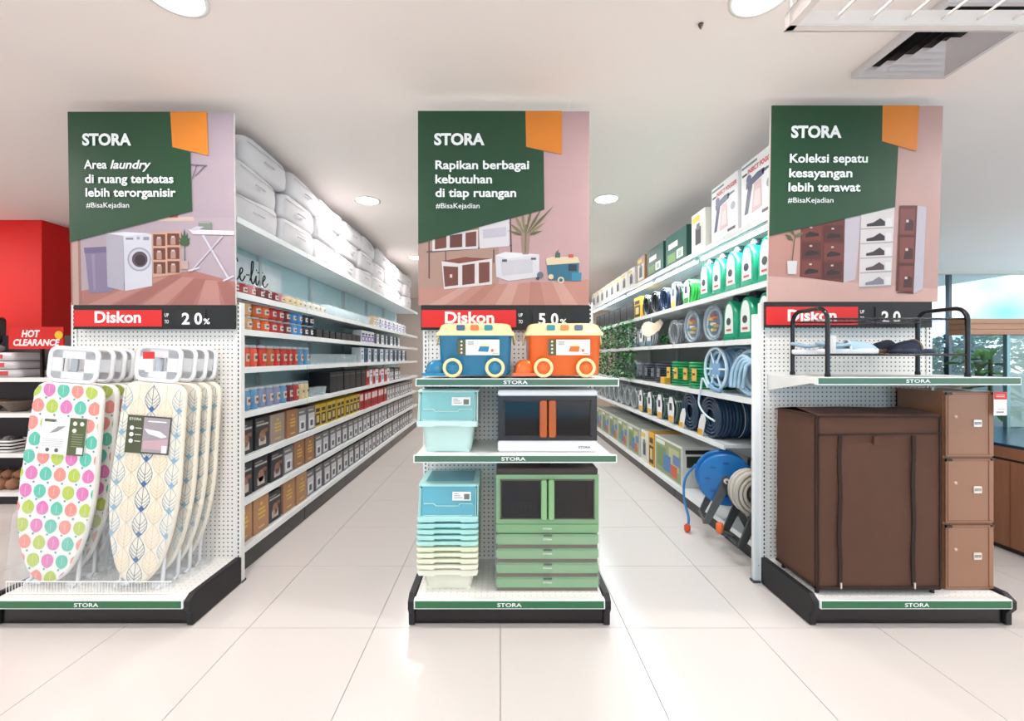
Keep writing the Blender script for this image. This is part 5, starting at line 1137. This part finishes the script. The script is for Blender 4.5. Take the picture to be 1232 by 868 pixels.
# leafy garlands further down the right aisle
for k in range(8):
    y = 5.15+.30*k; t = thing('artificial_garland', 'hanging artificial ivy garland in the right aisle, %s from the near side' % ORD[k], 'plant', (XR-.0, y, 0), 0, 'ivy garlands on the right shelving')
    for nm, z in (('upper', 1.42), ('lower', 1.03)):
        o = leaves(11+k, 150, .05, .12, .34, LFC+['#5a9a5a', '#8fc08a', '#4a8a50'], .042); o.v = [(a, b_, c+z) for a, b_, c in o.v]; o = o.obj('leaves', t, 'foliage', recalc=False); o['kind'] = 'stuff'
    B().tube([(0, 0, 1.05), (.02, .02, 1.4), (0, 0, 1.77)], .004, '#3a4a2a', 5).obj('stem', t, 'matte')
# ---------------------------------------------------------------- clearance shelves far left
t = thing('clearance_shelving', 'low white clearance shelving against the red wall at left', 'shelving', (-5.3, 3.72, 0))
B().box(-1.6, 1.75, .02, .4, 0, .09, '#1c1a1c').obj('base', t, 'matte'); B().box(-1.6, 1.75, .40, .42, .09, 1.5, '#4a3f42').obj('back_panel', t, 'matte')
CLV = [.112, .45, .80, 1.11]
for z in CLV:
    s_ = B().box(-1.6, 1.75, 0, .4, z-.02, z, '#e6e1dd').obj('shelf', t, 'matte'); B().box(-1.6, 1.75, -.012, 0, z-.035, z+.002, '#f0ece8').obj('price_rail', s_, 'gloss')
for x in (-1.6, .08, 1.75): B().box(x-.015, x+.015, .36, .41, 0, 1.5, '#d9d4d0').obj('upright', t, 'gloss')
t = thing('clearance_sign', 'red sign with white hot clearance lettering on the left shelving', 'sign', (-4.05, 3.66, 1.36))
B().box(-.17, .30, 0, .01, 0, .19, '#d6201c').obj('sign_board', t, 'gloss'); B().box(-.01, .01, .01, .12, .0, .02, '#3a3434').box(-.01, .01, .10, .12, -.2495, .0, '#3a3434').obj('bracket', t, 'metal')
b = B(); letters(b, 'HOT', -.06, .10, .105, .055, -.0015, '#f3e9e6', .04, .2); b.obj('lettering', t, 'matte', recalc=False); b = B(); letters(b, 'CLEARANCE', -.13, .27, .03, .052, -.0015, '#f3e9e6', .04, .2); b.obj('lettering', t, 'matte', recalc=False)
B().lathe([(.035, 0), (.035, .004)], 16, '#f2c230', (.265, -.006, .12), 'y').obj('yellow_dot', t, 'gloss')
rnd = random.Random(4)
def film_pack(t, c1):
    b = B(); b.M = Matrix.Rotation(.0, 4, 'Z'); b.loft([[(u, v, z) for u, v in rrect(w, d, .03)] for w, d, z in ((.30, .22, 0), (.34, .25, .02), (.34, .25, .05), (.28, .21, .07))], c1); b.obj('film_bag', t, 'gloss')
    B().box(-.10, .06, -.127, -.125, .015, .055, '#c8474a').obj('print_band', t, 'card'); B().box(-.14, -.11, -.127, -.125, .015, .05, '#4a4a52').obj('print_mark', t, 'card')
pk = None; n_ = 0
for col, x in enumerate((-4.80, -4.42, -5.18, -5.56)):
    for k in range(4 if col != 1 else 3):
        lab = 'plastic-wrapped flat pack, %s in %s stack on the clearance top shelf' % (('lowest', 'second', 'third', 'fourth')[k], ('second from right', 'rightmost', 'third from right', 'leftmost')[col])
        loc = (x+rnd.uniform(-.02, .02), 3.88, 1.112+k*.075)
        if pk is None: pk = thing('wrapped_pack', lab, 'package', loc, 0, 'wrapped packs on the clearance top shelf'); film_pack(pk, '#cfc8c9')
        else: copy_tree(pk, loc, rnd.uniform(-.12, .12), lab)
o = B().rp('y', 0, .13, .42, .26, .04, -.01, .14, '#4b3f40', bev=.01).obj('dark_bag', kind='gloss', loc=(-5.02, 4.02, 1.42)); tag(o, 'dark wrapped bag behind the wrapped packs at far left', 'bag')
bk = None
for i, (x, c) in enumerate(((-4.62, '#8a6a4a'), (-4.95, '#4a4444'), (-5.28, '#b07a3a'), (-4.36, '#6a5a50'))):
    t = thing('bowl', '%s bowl on the third clearance shelf from the bottom, %s' % (('brown', 'dark grey', 'orange brown', 'grey brown')[i], ('second from right', 'third from right', 'leftmost', 'rightmost')[i]), 'bowl', (x, 3.86, .801), 0, 'bowls on the clearance shelf')
    B().lathe([(.05, 0), (.06, .008), (.13, .09), (.135, .10), (.12, .09), (.05, .016)], 20, c).obj('bowl_wall', t, 'gloss'); B().lathe([(.04, .012), (.09, .06), (.03, .10)], 12, ('#d98a3a', '#2a2826', '#e0a860', '#3a3430')[i]).obj('filling', t, 'matte')
bs = None
for i, x in enumerate((-4.40, -4.66, -4.92, -5.18)):
    lab = 'white slatted basket, %s on the second clearance shelf from the bottom' % ('first from right', 'second from right', 'third from right', 'fourth from right')[i]
    if bs is None:
        bs = thing('basket', lab, 'basket', (x, 3.82, .451), 0, 'white baskets on the clearance shelf')
        for k in range(4): B().tube([(u, v, .015+k*.028) for u, v in rrect(.24, .18, .02, 2)], .008, '#ece8e4', 5, closed=True).obj('slat', bs, 'gloss')
        B().box(-.115, .115, -.085, .085, 0, .006, '#ded9d4').obj('bottom', bs, 'matte')
        for k in range(3): B().lathe([(.0, 0), (.05, .02), (.06, .08), (.03, .12), (0, .125)], 10, ('#3a3636', '#6a6668', '#2b2a30')[k], (-.06+.06*k, 0, .012)).obj('wrapped_item', bs, 'gloss')
    else: copy_tree(bs, (x, 3.82, .451), 0, lab)
po = None; n_ = 0
for j in range(2):
    for i in range(12):
        lab = 'brown onion-shaped ball on the clearance bottom shelf, %s from right in the %s row' % (ORD[i], ('front', 'back')[j])
        loc = (-4.34-.105*i+.05*j, 3.80+.10*j, .113+.05*j)
        if po is None: po = thing('wooden_ball', lab, 'ball', loc, 0, 'brown balls on the clearance bottom shelf'); B().lathe([(.0, 0), (.035, .008), (.052, .04), (.045, .075), (.015, .095), (.0, .1)], 12, '#9a6a4c').obj('ball_body', po, 'matte'); B().lathe([(.006, .094), (.004, .12)], 6, '#5a3c2a').obj('stub', po, 'matte')
        else: copy_tree(po, loc, rnd.uniform(0, 3), lab)
# ---------------------------------------------------------------- kiosk at right
t = thing('kiosk_counter', 'wood-clad kiosk counter with dark glossy top at the right edge', 'counter', (3.37, 2.45, 0))
for k in range(3): B().box(0, .03, .37*k+.001, .37*(k+1)-.001, .03, .60, '#ffffff').obj('panel', t, 'kiosk_wood', bevel=.002)
for k in range(5): B().box(.035+.5*k, .033+.5*(k+1), -.0, .03, .03, .60, '#ffffff').obj('panel', t, 'kiosk_wood', bevel=.002)
B().box(-.002, .03, -.0, 1.11, .615, .69, '#ffffff').box(.03, 2.6, 0, .03, .615, .69, '#ffffff').obj('top_band', t, 'kiosk_wood'); B().box(.012, 2.6, .01, 1.1, .0, .615, '#2a1e1a').obj('carcass', t, 'matte')
B().box(-.005, 2.6, -.005, 1.115, .69, .71, '#1d3550').obj('countertop', t, 'gloss', bevel=.002)
t = thing('kiosk_canopy', 'horizontal wooden beam with glass panel above the kiosk counter', 'beam', (3.80, 3.50, 0))
for k in range(3): B().box(0, 2.3, -.03, .12, 1.475+k*.044, 1.517+k*.044, '#ffffff').obj('plank', t, 'beam_wood', bevel=.001)
B().box(.36, .385, 0, .03, .71, 1.475, '#7fa2a4').obj('glass_frame', t, 'metal'); B().box(.385, 2.2, .008, .014, .715, 1.475, '#bfe0dc').obj('glass_pane', t, 'glass')
for x in (1.2, 2.2): B().box(x, x+.05, .03, .08, .71, 1.475, '#5a4030').obj('post', t, 'matte')
# foliage and dark planting beyond the window, and plants inside
ft = struct(B().box(2.9, 14, 7.4, 14, -.1, -.02, '#6c7468').obj('ground', kind='matte'))
def shrub(lab, x, y, w, h, n, cols, size, seed, z=0):
    t = thing('shrub', lab, 'shrub', (x, y, z), 0, 'shrubs and trees beyond the window')
    rnd = random.Random(seed); b = B()
    for k in range(n):
        th = rnd.uniform(0, 2*PI); ph = math.asin(rnd.uniform(-1, 1)); rr = rnd.uniform(.55, 1)**.5
        c = Vector((w/2*rr*math.cos(th)*math.cos(ph), w/2*rr*math.sin(th)*math.cos(ph), h*.5+h*.5*rr*math.sin(ph)))
        c *= 1+.12*noise.noise(c*2.3); a = rnd.uniform(0, 2*PI); e = rnd.uniform(-.9, .9); d = Vector((math.cos(a)*math.cos(e), math.sin(a)*math.cos(e), math.sin(e)))*size; s = d.cross(Vector((.1, .2, 1))).normalized()*size*.35
        b.add([c, c+d*.5+s, c+d, c+d*.5-s], [(0, 1, 2, 3)], rnd.choice(cols))
    o = b.obj('leaves', t, 'foliage', recalc=False); o['kind'] = 'stuff'
    B().tube([(0, 0, 0), (.02, .03, h*.4), (0, 0, h*.7)], .04, '#4a3b2c', 7).obj('trunk', t, 'matte')
D1 = ['#16301c', '#0f2415', '#20442a', '#2c5a36']; D2 = ['#2f6a34', '#3f8040', '#25522a', '#57984e']
sh = [(6.9, 8.9, 1.6, 1.75, D1, 'dark leafy shrub directly right of the pegboard, beyond the window'), (8.15, 9.0, 1.6, 1.95, D2, 'brighter green shrub second from left beyond the window'), (9.4, 8.9, 1.6, 1.7, D1, 'dark shrub third from left beyond the window'),
      (10.75, 9.2, 1.8, 2.0, D2, 'brighter green shrub at the right end beyond the window'), (5.5, 9.0, 1.4, 1.7, D1, 'dark shrub hidden mostly behind the right stand'), (4.1, 9.0, 1.5, 1.8, D2, 'shrub beyond the window nearest the aisle')]
for k, (x, y, w, h, c, lab) in enumerate(sh): shrub(lab, x, y, w, h, 2600, c, .13, k)
t = thing('dark_planter', 'long dark planter trough beyond the window', 'planter', (7.5, 7.55, 0))
B().box(-4, 4, 0, .35, 0, .95, '#1f2a30').obj('trough', t, 'gloss'); B().box(-4.02, 4.02, -.02, .37, .95, .99, '#31424a').obj('rim', t, 'gloss')
t = thing('broad_leaf_plant', 'green broad-leaved plant behind the kiosk glass at the right edge', 'plant', (5.0, 4.35, 0))
B().lathe([(.14, 0), (.19, .3), (.2, .32), (.17, .3)], 18, '#3a3f3c').obj('pot', t, 'matte')
rnd = random.Random(9)
for k in range(46):
    a = rnd.uniform(0, 2*PI); h = rnd.uniform(.75, 1.40); r = rnd.uniform(.12, .5); d = Vector((math.cos(a), math.sin(a), -.15)); s = Vector((-math.sin(a), math.cos(a), 0))*.06; c = Vector((0, 0, h)); ln = r+.12
    b = B(); b.add([c+d*(ln-.28), c+d*(ln-.16)+s+Vector((0, 0, .03)), c+d*ln-Vector((0, 0, .06)), c+d*(ln-.16)-s+Vector((0, 0, .03)), c+d*(ln-.12)], [(0, 1, 4), (1, 2, 4), (2, 3, 4), (3, 0, 4)], rnd.choice(D2)); b.obj('leaf', t, 'foliage', recalc=False)
B().tube([(0, 0, .28), (.01, .01, .8), (0, 0, 1.35)], .018, '#4a5a34', 6).obj('stem', t, 'matte')
